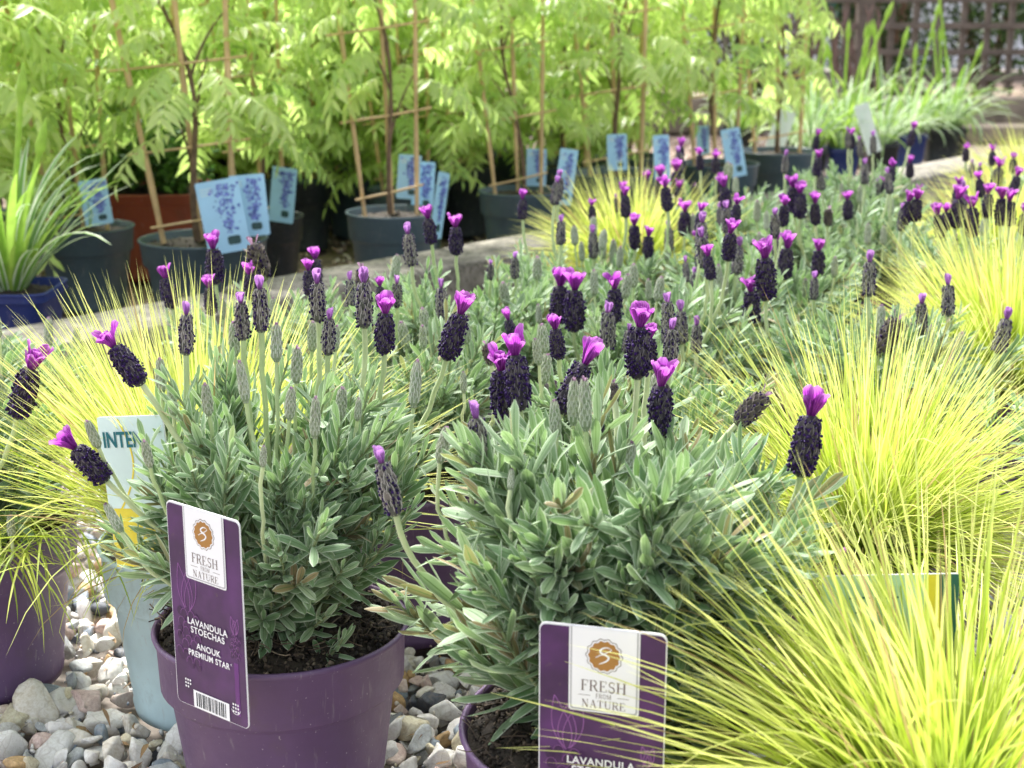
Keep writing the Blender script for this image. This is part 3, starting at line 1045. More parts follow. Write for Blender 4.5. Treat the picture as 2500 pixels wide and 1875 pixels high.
# (plant, top x,y, base x,y, distance, stage) in photo pixels of the 2212 px wide view
SPIKES = [
    ('L2', 218, 712, 308, 832, .96, 'F'), ('L2', 403, 655, 402, 768, .98, 'M'), ('L2', 518, 632, 526, 735, 1.0, 'M'), ('L2', 560, 598, 565, 718, 1.0, 'M'),
    ('L2', 597, 694, 597, 783, 1.0, 'B'), ('L2', 643, 745, 640, 828, 1.0, 'B'), ('L2', 684, 588, 688, 695, 1.05, 'M'), ('L2', 713, 668, 708, 768, 1.03, 'M'),
    ('L2', 785, 583, 787, 710, 1.05, 'M'), ('L2', 834, 636, 830, 765, 1.03, 'F'), ('L2', 516, 775, 532, 872, .95, 'B'), ('L2', 682, 853, 680, 948, .93, 'B'),
    ('L2', 442, 825, 452, 898, .96, 'B'), ('L2', 630, 833, 625, 908, .95, 'B'), ('L2', 740, 833, 733, 908, .97, 'B'), ('L2', 902, 773, 893, 882, .98, 'B'),
    ('L2', 368, 828, 376, 900, .97, 'B'), ('L2', 775, 858, 772, 910, .97, 'B'), ('L2', 1008, 632, 963, 778, 1.08, 'F'), ('L2', 132, 935, 232, 1040, .98, 'F'),
    ('L2', 186, 905, 214, 968, .98, 'B'), ('L2', 310, 948, 325, 1010, .93, 'B'), ('L2', 504, 690, 508, 770, 1.06, 'B'), ('L2', 226, 1085, 262, 1150, .95, 'B'),
    ('L2', 570, 960, 568, 1010, .9, 'B'), ('L2', 345, 770, 350, 850, 1.05, 'B'), ('L2', 728, 700, 724, 760, 1.1, 'B'), ('L2', 676, 690, 674, 760, 1.1, 'B'),
    ('L3', 1108, 712, 1124, 888, .93, 'F'), ('L3', 1078, 752, 1092, 905, .95, 'F'), ('L3', 816, 968, 856, 1115, .86, 'M'), ('L3', 1024, 870, 1042, 1020, .86, 'M'),
    ('L3', 1285, 738, 1212, 895, .97, 'F'), ('L3', 1262, 810, 1266, 932, .88, 'B'), ('L3', 1240, 812, 1238, 920, .90, 'B'), ('L3', 1386, 655, 1376, 820, .99, 'F'),
    ('L3', 1430, 782, 1424, 945, .92, 'F'), ('L3', 1324, 820, 1328, 868, .93, 'S'), ('L3', 1662, 842, 1590, 918, .93, 'S'), ('L3', 1762, 838, 1728, 1030, .87, 'F'),
    ('L3', 1632, 952, 1622, 1025, .9, 'B'), ('L3', 1383, 1022, 1388, 1090, .83, 'B'), ('L3', 1548, 1000, 1556, 1050, .9, 'M'), ('L3', 1290, 885, 1296, 945, 1.0, 'F'),
    ('L3', 1196, 860, 1202, 945, .9, 'B'), ('L3', 996, 950, 1008, 1030, .86, 'B'), ('L3', 966, 918, 950, 1000, .9, 'B'), ('L3', 1106, 1010, 1102, 1060, .82, 'B'),
    ('L3', 1530, 1020, 1536, 1080, .85, 'B'), ('L3', 1452, 690, 1448, 790, 1.02, 'M'), ('L3', 1405, 700, 1400, 800, 1.02, 'F'), ('L3', 1815, 1185, 1836, 1260, 1.0, 'F'),
    ('L3', 1742, 1268, 1764, 1330, .93, 'S'), ('L3', 1365, 950, 1362, 1030, .88, 'B'),
    ('L1', 82, 748, 36, 905, 1.1, 'F'), ('L1', -5, 680, -2, 730, 1.2, 'B'), ('L1', 22, 1110, 25, 1160, 1.1, 'B'),
    ('L4', 952, 603, 955, 692, 1.4, 'M'), ('L4', 755, 588, 758, 665, 1.4, 'M'), ('L4', 820, 598, 822, 665, 1.42, 'F'), ('L4', 858, 598, 857, 665, 1.42, 'M'),
    ('L4', 1092, 668, 1112, 745, 1.35, 'F'), ('L4', 1048, 735, 1062, 790, 1.2, 'S'), ('L4', 1155, 728, 1165, 790, 1.2, 'B'), ('L4', 780, 570, 785, 640, 1.45, 'S'),
    ('L4', 665, 560, 668, 640, 1.4, 'F'), ('L4', 912, 700, 915, 755, 1.3, 'B'), ('L4', 1000, 800, 1002, 850, 1.2, 'B'),
    ('L5', 983, 463, 986, 552, 1.66, 'F'), ('L5', 1060, 562, 1060, 605, 1.6, 'M'), ('L5', 1112, 545, 1112, 603, 1.62, 'M'), ('L5', 1162, 655, 1165, 700, 1.5, 'B'),
    ('L6', 1212, 580, 1206, 700, 1.5, 'F'), ('L6', 1242, 585, 1240, 718, 1.48, 'F'), ('L6', 1328, 590, 1326, 700, 1.5, 'F'), ('L6', 1314, 652, 1312, 758, 1.42, 'M'),
    ('L6', 1470, 652, 1474, 745, 1.45, 'M'), ('L6', 1438, 680, 1440, 750, 1.45, 'M'), ('L6', 1505, 686, 1504, 765, 1.42, 'M'), ('L6', 1360, 700, 1352, 765, 1.45, 'M'),
    ('L6', 1455, 720, 1456, 780, 1.4, 'B'), ('L6', 1283, 580, 1284, 640, 1.6, 'B'), ('L6', 1254, 655, 1250, 700, 1.55, 'B'), ('L6', 1400, 600, 1402, 650, 1.6, 'B'),
    ('L8', 1650, 515, 1655, 650, 1.5, 'F'), ('L8', 1620, 598, 1626, 700, 1.55, 'F'), ('L8', 1702, 505, 1694, 605, 1.75, 'F'), ('L8', 1598, 515, 1590, 595, 1.75, 'M'),
    ('L8', 1515, 500, 1515, 585, 1.8, 'F'), ('L8', 1770, 515, 1766, 600, 1.75, 'F'), ('L8', 1760, 588, 1758, 648, 1.6, 'M'), ('L8', 1480, 555, 1484, 610, 1.75, 'M'),
    ('L8', 1500, 580, 1498, 640, 1.7, 'M'), ('L8', 1552, 568, 1552, 630, 1.7, 'B'), ('L8', 1804, 552, 1802, 600, 1.75, 'B'), ('L8', 1707, 675, 1702, 730, 1.6, 'B'),
    ('L8', 1590, 535, 1575, 590, 1.8, 'M'), ('L8', 1676, 505, 1680, 560, 1.9, 'F'), ('L8', 1570, 600, 1566, 640, 1.7, 'B'), ('L8', 1740, 600, 1742, 650, 1.8, 'B'),
    ('L10', 1370, 463, 1371, 540, 1.9, 'F'), ('L10', 1402, 488, 1399, 560, 1.88, 'F'), ('L10', 1444, 478, 1446, 545, 1.9, 'M'), ('L10', 1280, 488, 1282, 560, 1.9, 'M'),
    ('L10', 1300, 500, 1302, 560, 1.9, 'B'), ('L10', 1325, 515, 1324, 570, 1.9, 'B'), ('L10', 1442, 520, 1440, 565, 1.88, 'B'), ('L10', 1255, 520, 1258, 565, 1.9, 'B'), ('L10', 1340, 530, 1338, 580, 1.86, 'B'),
    ('L12', 1480, 433, 1478, 512, 2.2, 'F'), ('L12', 1345, 393, 1350, 450, 2.3, 'F'), ('L12', 1396, 370, 1399, 432, 2.4, 'F'), ('L12', 1426, 358, 1428, 432, 2.4, 'F'),
    ('L12', 1460, 345, 1463, 425, 2.4, 'F'), ('L12', 1467, 388, 1466, 445, 2.35, 'F'), ('L12', 1556, 372, 1554, 436, 2.4, 'F'), ('L12', 1500, 395, 1501, 435, 2.4, 'S'),
    ('L12', 1278, 430, 1280, 478, 2.2, 'F'), ('L12', 1554, 438, 1556, 492, 2.2, 'M'), ('L12', 1568, 445, 1569, 492, 2.2, 'B'), ('L12', 1497, 460, 1496, 510, 2.2, 'B'), ('L12', 1330, 420, 1332, 460, 2.3, 'M'),
    ('L11', 1712, 378, 1716, 462, 2.1, 'F'), ('L11', 1730, 392, 1728, 474, 2.08, 'F'), ('L11', 1760, 418, 1762, 488, 2.1, 'F'), ('L11', 1790, 445, 1788, 490, 2.1, 'S'),
    ('L11', 1830, 413, 1832, 476, 2.15, 'F'), ('L11', 1636, 430, 1635, 480, 2.1, 'B'), ('L11', 1655, 455, 1657, 500, 2.05, 'B'), ('L11', 1858, 400, 1856, 440, 2.3, 'B'),
    ('L11', 1875, 480, 1874, 530, 2.0, 'B'), ('L11', 1910, 485, 1908, 530, 2.0, 'B'), ('L11', 1640, 500, 1640, 550, 2.0, 'B'),
    ('L13', 1880, 545, 1876, 642, 1.45, 'M'), ('L13', 2048, 596, 2048, 685, 1.45, 'M'), ('L13', 2180, 668, 2155, 765, 1.4, 'M'), ('L13', 1992, 636, 1988, 725, 1.45, 'M'),
    ('L13', 1945, 675, 1898, 770, 1.4, 'S'), ('L13', 1975, 690, 1960, 740, 1.45, 'S'), ('L13', 1905, 655, 1898, 730, 1.45, 'B'), ('L13', 2012, 700, 2005, 760, 1.4, 'B'),
    ('L13', 2080, 715, 2060, 780, 1.4, 'B'), ('L13', 1925, 690, 1925, 750, 1.5, 'B'), ('L13', 2055, 770, 2052, 830, 1.35, 'B'), ('L13', 1810, 710, 1812, 770, 1.45, 'B'),
    ('L14', 2072, 402, 2064, 495, 1.86, 'F'), ('L14', 2100, 418, 2098, 515, 1.86, 'F'), ('L14', 2137, 396, 2131, 472, 1.86, 'F'), ('L14', 2165, 402, 2162, 488, 1.86, 'F'),
    ('L14', 2182, 410, 2180, 490, 1.86, 'F'), ('L14', 2022, 442, 2034, 515, 1.86, 'F'), ('L14', 2045, 440, 2042, 500, 1.86, 'F'), ('L14', 1968, 412, 1950, 488, 1.86, 'F'),
    ('L14', 1984, 408, 1975, 480, 1.86, 'F'), ('L14', 2065, 505, 2062, 545, 1.86, 'M'), ('L14', 1998, 573, 1996, 610, 1.86, 'F'), ('L14', 2215, 440, 2212, 510, 1.86, 'F'), ('L14', 1950, 440, 1945, 500, 1.86, 'M'),
    ('L20', 1910, 380, 1908, 420, 2.7, 'F'), ('L20', 1895, 385, 1898, 425, 2.7, 'M'), ('L20', 1818, 395, 1818, 430, 2.6, 'B'), ('L20', 1965, 338, 1966, 385, 2.75, 'F'), ('L20', 1985, 400, 1985, 440, 2.6, 'F'),
    ('L21', 2162, 340, 2150, 410, 2.5, 'F'), ('L21', 2088, 310, 2086, 350, 2.7, 'F'), ('L21', 2145, 312, 2142, 360, 2.7, 'F'), ('L21', 2100, 345, 2100, 385, 2.7, 'M'), ('L21', 2190, 330, 2188, 375, 2.7, 'F'), ('L21', 2118, 352, 2112, 395, 2.6, 'M'),
    ('L16', 105, 683, 105, 750, 1.5, 'B'), ('L16', 166, 703, 163, 762, 1.5, 'B'), ('L16', 25, 745, 28, 790, 1.5, 'B'), ('L16', 60, 770, 58, 810, 1.5, 'B'),
    ('L19', 458, 502, 466, 615, 1.55, 'F'), ('L19', 542, 513, 570, 608, 1.55, 'S'), ('L19', 350, 572, 374, 668, 1.5, 'F'), ('L19', 448, 595, 458, 682, 1.45, 'F'),
    ('L19', 536, 568, 545, 650, 1.5, 'F'), ('L19', 680, 535, 682, 615, 1.6, 'F'), ('L19', 590, 640, 590, 700, 1.5, 'B'), ('L19', 480, 640, 482, 690, 1.5, 'B'),
]
for key, tx, ty, bx, by, Y, st in SPIKES:
    b = at_y(bx, by, Y)
    t_ = at_y(tx, ty, Y + random.uniform(-0.008, 0.008))
    L = (t_ - b).length
    add_spike(LAVS[key], t_, b, st, fat={'F': random.uniform(0.82, 0.98), 'M': random.uniform(0.78, 0.9), 'B': 0.80 if by - ty < 95 else 0.62, 'S': 1.0}[st])
for key, cnt_ in (('L5', 3), ('L6', 4), ('L8', 6), ('L10', 5), ('L11', 6), ('L12', 4), ('L14', 5), ('L20', 6), ('L21', 6), ('L7', 2)):    # more open heads over the far crowns
    c = LAVS[key].location
    for _ in range(cnt_):
        a, q = random.uniform(0, 6.28), random.uniform(0.03, 0.12)
        b = Vector((c.x + q * math.cos(a), c.y + q * math.sin(a), random.uniform(0.292, 0.318)))
        add_spike(LAVS[key], b + Vector((random.uniform(-.008, .008), random.uniform(-.008, .008), random.uniform(0.034, 0.044))), b, random.choice('FFM'), fat=0.88)
for key in ('L1', 'L4', 'L5', 'L6', 'L7', 'L10', 'L11', 'L12', 'L14', 'L15'):     # small extra buds nestled in the crowns
    c = LAVS[key].location
    for _ in range(3):
        a, q = random.uniform(0, 6.28), random.uniform(0.02, 0.09)
        b = Vector((c.x + q * math.cos(a), c.y + q * math.sin(a), 0.27 + random.uniform(-0.01, 0.02)))
        add_spike(LAVS[key], b + Vector((random.uniform(-.006, .006), random.uniform(-.006, .006), 0.027)), b, 'B')


# ------------------------------------------------------------------ golden grasses
def grass_mesh(n, Lr, W, seed, z0, lean=(0.05, 1.25), bend=(0.15, 0.8), nseg=7, curly=0.05, dirbias=None, bpow=1.3, maxleft=None):
    g = np.random.default_rng(seed)
    mb = MB()
    ph = g.uniform(0, 2 * PI, n)
    if dirbias:
        m = g.uniform(size=n) < dirbias[1]
        ph[m] = dirbias[0] + g.normal(size=m.sum()) * dirbias[2]
    th = lean[0] + (lean[1] - lean[0]) * g.uniform(0, 1, n) ** 0.85
    out = np.stack([np.cos(ph), np.sin(ph), 0 * ph], -1)
    rr = 0.032 * np.sqrt(g.uniform(0, 1, n))
    if maxleft:
        th = np.where(out[:, 0] < -0.2, np.minimum(th, maxleft * g.uniform(0.3, 1, n)), th)
    base = out * rr[:, None] + np.stack([g.normal(size=n) * 0.008, g.normal(size=n) * 0.008, np.full(n, z0)], -1)
    d = out * np.sin(th)[:, None] + np.array([0, 0, 1]) * np.cos(th)[:, None] + g.normal(size=(n, 3)) * 0.09
    nrm = -out * np.cos(th)[:, None] + np.array([0, 0, 1]) * np.sin(th)[:, None]
    be = g.uniform(bend[0], bend[1], n) * (0.6 + 0.6 * th)
    be = np.where(g.uniform(size=n) < curly, g.uniform(1.2, 2.6, n), be)
    L = g.uniform(Lr[0], Lr[1], n)
    W_ = g.uniform(W[0], W[1], n)
    ribbons(mb, base, d, nrm + g.normal(size=(n, 3)) * 0.25, L, W_, be, blade, nseg, 3, fold=0.5, rnd=np.clip(g.normal(0.45, 0.33, n), 0, 1), bpow=bpow, twist=g.normal(size=n) * 0.8)
    m = n // 9           # dead thatch and kinked blades around the crown
    ph = g.uniform(0, 2 * PI, m)
    out = np.stack([np.cos(ph), np.sin(ph), 0 * ph], -1)
    el = g.uniform(-0.1, 0.7, m)
    b0 = out * 0.03 * g.uniform(0.3, 1.3, m)[:, None] + [0, 0, z0 + 0.004]
    ribbons(mb, b0, out * np.cos(el)[:, None] + np.array([0, 0, 1]) * np.sin(el)[:, None] + g.normal(size=(m, 3)) * 0.35, np.array([0, 0, 1.0]), g.uniform(0.04, 0.15, m), W[0] * 1.1,
            g.uniform(-0.8, 2.4, m), blade, nseg, 3, fold=0.4, rnd=np.where(g.uniform(size=m) < 0.5, 1.0, g.uniform(0, 0.6, m)), bpow=2.5, twist=g.normal(size=m))
    return mb


GG = 'golden grasses in pots among the lavenders'


def grass(x, y, label, n, Lr, W, seed, potm='pot_purple', z0=0.138, rt=0.085, h=0.15, **kw):
    root = thing('potted_golden_grass', label, 'ornamental grass', (x, y, 0), 0, GG)
    add_pot(root, rt, h, potm)
    add_soil(root, rt - 0.005, h - 0.014, 300)
    grass_mesh(n, Lr, W, seed, z0, **kw).build('blades', M['grass'], root)
    POTS.append((x, y, rt))
    return root


G1 = grass(-0.252, 1.168, 'golden grass in the pale blue pot behind the front left lavender', 2100, (0.12, 0.245), (0.0005, 0.0010), 21, 'pot_pale', maxleft=0.98, lean=(0.02, 1.15), bend=(0.05, 0.6))
G2 = grass(0.29, 1.17, 'largest golden grass tuft fanning out right of the lavenders', 2300, (0.10, 0.235), (0.0005, 0.0009), 22, lean=(0.03, 1.45), bend=(0.0, 0.9), curly=0.09)
G3 = grass(0.240, 0.735, 'nearest golden grass in the grey blue pot at the bottom right corner', 1450, (0.11, 0.235), (0.0006, 0.0011), 23, 'pot_grey', lean=(0.15, 1.35), bend=(0.1, 0.9), dirbias=(2.9, 0.35, 0.7), curly=0.05)
G4 = grass(0.56, 1.66, 'golden grass at the right edge behind the faded lavender spikes', 1500, (0.15, 0.24), (0.0008, 0.0013), 24, lean=(0.03, 1.2))
G5 = grass(0.19, 2.35, 'small golden grass tuft in front of the kerb under the wisteria pots', 1000, (0.13, 0.21), (0.0009, 0.0014), 25, lean=(0.03, 1.2), nseg=5)
G6 = grass(1.02, 2.95, 'pale golden grass at the upper right beyond the dark blooms', 1100, (0.14, 0.22), (0.001, 0.0015), 26, lean=(0.03, 1.1), nseg=5)
G7 = grass(0.78, 2.40, 'golden grass between the two groups of dark blooms at right', 1000, (0.13, 0.2), (0.001, 0.0014), 27, lean=(0.03, 1.1), nseg=5)
# strands hanging over the left pot belong to the lavender's companion grass seedlings of pot one
g = np.random.default_rng(91)
mb = MB()
n = 150
base = np.array([-0.40, 1.15, 0.15]) + g.normal(size=(n, 3)) * np.array([0.03, 0.02, 0.008])
d = np.stack([g.uniform(-1.2, 0.9, n), g.uniform(-1, -0.2, n), g.uniform(0.1, 0.9, n)], -1)
ribbons(mb, base - np.array([-0.46, 1.215, 0]), d, np.array([0, 0.2, 1.0]), g.uniform(0.06, 0.15, n), g.uniform(0.0006, 0.0011, n), g.uniform(0.6, 1.8, n), blade, 7, 3, fold=0.4, rnd=g.uniform(0, 1, n))
mb.build('grass_blades', M['grass_low'], LAVS['L1'])


# ------------------------------------------------------------------ pebbles
def pebbles():
    mb = MB()
    var = stone_variants(16, ICO2)
    pts = []
    cell = 0.0185
    for layer, dz in ((0, -0.004), (1, 0.006)):
        ys = np.arange(0.62, 2.1, cell)
        for y in ys:
            for x in np.arange(-0.42 * y - 0.12, 0.42 * y + 0.12, cell):
                px, py = x + rng.uniform(-0.5, 0.5) * cell, y + rng.uniform(-0.5, 0.5) * cell
                if y > 1.45 and (layer == 1 or rng.uniform() < 0.3):
                    continue
                if layer == 1 and rng.uniform() < 0.25:
                    continue
                if any((px - a) ** 2 + (py - b) ** 2 < (r * 0.76 + 0.011) ** 2 for a, b, r in POTS):
                    continue
                if behind(px, py) > -KW - 0.02:
                    continue
                pts.append((px, py, dz + rng.uniform(-0.003, 0.004)))
    pts = np.array(pts)
    size = np.clip(rng.lognormal(math.log(0.0122), 0.36, len(pts)), 0.007, 0.027)
    pts[:, 2] += size * 0.15
    nearm = pts[:, 1] < 1.3
    scatter(mb, stone_variants(16, ICO3), pts[nearm], size[nearm], 0.5)
    scatter(mb, var, pts[~nearm], size[~nearm], 0.5)
    k = 5000
    p = np.stack([rng.uniform(-0.7, 0.7, k), rng.uniform(0.65, 1.6, k), rng.uniform(-0.004, 0.010, k)], -1)
    keep = np.array([not any((a - q) ** 2 + (b - w) ** 2 < (r * 0.76) ** 2 for q, w, r in POTS) for a, b, c_ in p])
    p = p[keep]
    scatter(mb, stone_variants(5, ICO1), p, rng.uniform(0.002, 0.005, len(p)), 1.0)
    lt = MB()
    k = 420
    p = np.stack([rng.uniform(-0.6, 0.6, k), rng.uniform(0.7, 1.5, k), rng.uniform(0.010, 0.020, k)], -1)
    keep = np.array([not any((a - q) ** 2 + (b - w) ** 2 < (r * 0.80) ** 2 for q, w, r in POTS) for a, b, c_ in p])
    p = p[keep]
    ribbons(lt, p, rng.normal(size=(len(p), 3)) * np.array([1, 1, 0.15]), np.array([0.1, 0.1, 1.0]), rng.uniform(0.006, 0.026, len(p)), rng.uniform(0.0006, 0.0035, len(p)), rng.uniform(-0.8, 1.2, len(p)), leafp, 4, 3, fold=0.4, rnd=rng.uniform(0, 1, len(p)))
    tag(lt.build('leaf_litter', M['litter']), 'dead leaves and straw bits lying between the pebbles', 'leaf litter', kind='stuff')
    tag(mb.build('gravel', M['pebble']), 'mixed white, grey and pinkish pebbles under the near pots', 'gravel', kind='stuff')
    # chips of the bed behind the kerb
    mb = MB()
    var = stone_variants(6, ICO1)
    k = 9000
    s, o = rng.uniform(-1.2, 4.6, k), rng.uniform(0.02, 2.2, k) ** 1.0
    p = np.stack([KX0 + KU[0] * s + KN[0] * o, KY0 + KU[1] * s + KN[1] * o, rng.uniform(-0.006, 0.004, k)], -1)
    scatter(mb, var, p, rng.uniform(0.006, 0.015, k), 0.6)
    tag(mb.build('gravel_chips', M['chips']), 'brown gravel chips of the bed behind the kerb', 'gravel', kind='stuff')


# ------------------------------------------------------------------ plant tags
def rrect(w, h, r, x0=0, z0=0, corners=(1, 1, 1, 1), seg=5):
    """outline points (x,z), corners tl tr br bl rounded"""
    pts = []
    cs = [(x0, z0 + h, 0), (x0 + w, z0 + h, 1), (x0 + w, z0, 2), (x0, z0, 3)]
    for cx, cz, k in cs:
        if not corners[k]:
            pts.append((cx, cz))
            continue
        ox, oz = {0: (r, -r), 1: (-r, -r), 2: (-r, r), 3: (r, r)}[k]
        a0 = {0: PI, 1: PI / 2, 2: 0, 3: -PI / 2}[k]
        for i in range(seg + 1):
            a = a0 - i / seg * PI / 2
            pts.append((cx + ox + r * math.cos(a), cz + oz + r * math.sin(a)))
    return pts


def plate(mb, pts, y, th=0.0, mat=0):
    """flat ngon facing -Y at depth y; th>0 gives it thickness behind"""
    n = len(pts)
    c = np.mean(pts, 0)
    V = [(c[0], y, c[1])] + [(p[0], y, p[1]) for p in pts]
    F = [[0, 1 + (i + 1) % n, 1 + i] for i in range(n)]
    mb.add(V, F, 0.5, mat)
    if th:
        V2 = [(c[0], y + th, c[1])] + [(p[0], y + th, p[1]) for p in pts]
        mb.add(V2, [[0, 1 + i, 1 + (i + 1) % n] for i in range(n)], 0.5, mat)
        V3 = [(p[0], y, p[1]) for p in pts] + [(p[0], y + th, p[1]) for p in pts]
        mb.add(V3, [[i, (i + 1) % n, n + (i + 1) % n, n + i] for i in range(n)], 0.5, mat)


def stroke(mb, pts, w, y, mat=0):
    pts = np.asarray(pts, float)
    w = np.broadcast_to(np.asarray(w, float), (len(pts),))
    T = unit(np.gradient(pts, axis=0))
    N_ = np.stack([-T[:, 1], T[:, 0]], -1)
    A, B_ = pts + N_ * w[:, None] / 2, pts - N_ * w[:, None] / 2
    V = [(a[0], y, a[1]) for a in A] + [(b[0], y, b[1]) for b in B_]
    n = len(pts)
    mb.add(V, [[i, n + i, n + i + 1, i + 1] for i in range(n - 1)], 0.5, mat)


def text_mb(mb, s, size, x, z, y, mat=0, align='CENTER', sx=1.0, fat=0.0, spacing=1.0):
    cu = bpy.data.curves.new('t', 'FONT')
    cu.body = s
    cu.size = size
    cu.align_x = align
    cu.space_character = spacing
    cu.offset = fat
    o = bpy.data.objects.new('t', cu)
    COL.objects.link(o)
    dg = bpy.context.evaluated_depsgraph_get()
    me = o.evaluated_get(dg).to_mesh()
    V = np.array([v.co[:] for v in me.vertices])
    F3 = [list(p.vertices) for p in me.polygons]
    V = np.stack([V[:, 0] * sx + x, np.full(len(V), y), V[:, 1] + z], -1)
    base = mb.n
    done = False
    for k in sorted({len(f) for f in F3}):
        F = np.array([f for f in F3 if len(f) == k])
        if not done:
            mb.add(V, F, 0.5, mat)
            done = True
        else:
            mb.f.append((F + base, np.full(len(F), 0.5), np.full(len(F), mat, int)))
    o.evaluated_get(dg).to_mesh_clear()
    bpy.data.objects.remove(o)
    bpy.data.curves.remove(cu)


SERIF = {   # strokes x0,z0,x1,z1,width in a unit-high box, serif letters
    'F': (.62, [(.13, 0, .13, 1, .14), (.1, .97, .58, .97, .05), (.13, .52, .42, .52, .05), (.57, .97, .57, .76, .05), (.42, .62, .42, .42, .04), (0, .02, .3, .02, .045), (0, .98, .2, .98, .045)]),
    'R': (.76, [(.13, 0, .13, 1, .14), (0, .98, .4, .98, .045), (0, .02, .3, .02, .045), (.13, .5, .4, .5, .05), ('arc', .38, .74, .22, .235, -90, 90, .1), (.38, .5, .66, .02, .13), (.58, .02, .8, .02, .045)]),
    'E': (.68, [(.13, 0, .13, 1, .14), (0, .98, .6, .98, .045), (0, .02, .62, .02, .045), (.13, .52, .42, .52, .05), (.59, .98, .59, .76, .05), (.62, .02, .62, .26, .05), (.42, .62, .42, .42, .04)]),
    'S': (.60, [('arc', .29, .745, .2, .225, 40, 270, .09), ('arc', .29, .265, .22, .25, 90, -140, .11), (.49, .98, .49, .72, .045), (.05, .02, .05, .3, .045)]),
    'H': (.86, [(.14, 0, .14, 1, .14), (.68, 0, .68, 1, .14), (.14, .52, .68, .52, .05), (0, .02, .29, .02, .045), (0, .98, .29, .98, .045), (.53, .02, .82, .02, .045), (.53, .98, .82, .98, .045)]),
    'N': (.86, [(.14, 0, .14, 1, .05), (.12, .98, .68, .02, .15), (.69, 0, .69, 1, .05), (0, .02, .27, .02, .045), (0, .98, .2, .98, .045), (.56, .98, .82, .98, .045)]),
    'A': (.80, [(.12, 0, .4, 1, .05), (.38, 1, .66, 0, .14), (.2, .34, .57, .34, .05), (0, .02, .24, .02, .045), (.52, .02, .8, .02, .045)]),
    'T': (.74, [(.35, 0, .35, 1, .14), (.02, .98, .68, .98, .045), (.04, .98, .04, .74, .045), (.66, .98, .66, .74, .045), (.2, .02, .5, .02, .045)]),
    'U': (.84, [(.14, .3, .14, 1, .14), ('arc', .4, .3, .27, .28, 180, 360, .08), (.67, .3, .67, 1, .05), (0, .98, .29, .98, .045), (.54, .98, .8, .98, .045)]),
    'O': (.84, [('arc', .39, .5, .32, .47, 0, 360, .11)]),
    'M': (1.02, [(.13, 0, .13, 1, .05), (.13, .98, .48, .05, .13), (.48, .05, .82, .98, .05), (.83, 0, .83, 1, .14), (0, .02, .26, .02, .045), (0, .98, .18, .98, .045), (.68, .02, .98, .02, .045), (.82, .98, .98, .98, .045)]),
}


def serif_text(mb, s, h, xc, z, y, mat=0, maxw=None):
    gap = 0.10
    tot = sum(SERIF[c][0] + gap for c in s) - gap
    sx = h if maxw is None else min(h, maxw / tot)
    x = xc - tot * sx / 2
    for i, c in enumerate(s):
        w, st = SERIF[c]
        for k, q in enumerate(st):
            yy = y - 0.000012 * k
            if q[0] == 'arc':
                _, cx, cz, rx, rz, a0, a1, wd = q
                a = np.radians(np.linspace(a0, a1, 14))
                stroke(mb, np.stack([x + (cx + rx * np.cos(a)) * sx, z + (cz + rz * np.sin(a)) * h], -1), wd * sx, yy, mat)
            else:
                x0, z0, x1, z1, wd = q
                stroke(mb, [(x + x0 * sx, z + z0 * h), (x + x1 * sx, z + z1 * h)], wd * (sx if abs(x1 - x0) < abs(z1 - z0) else h), yy, mat)
        x += (w + gap) * sx


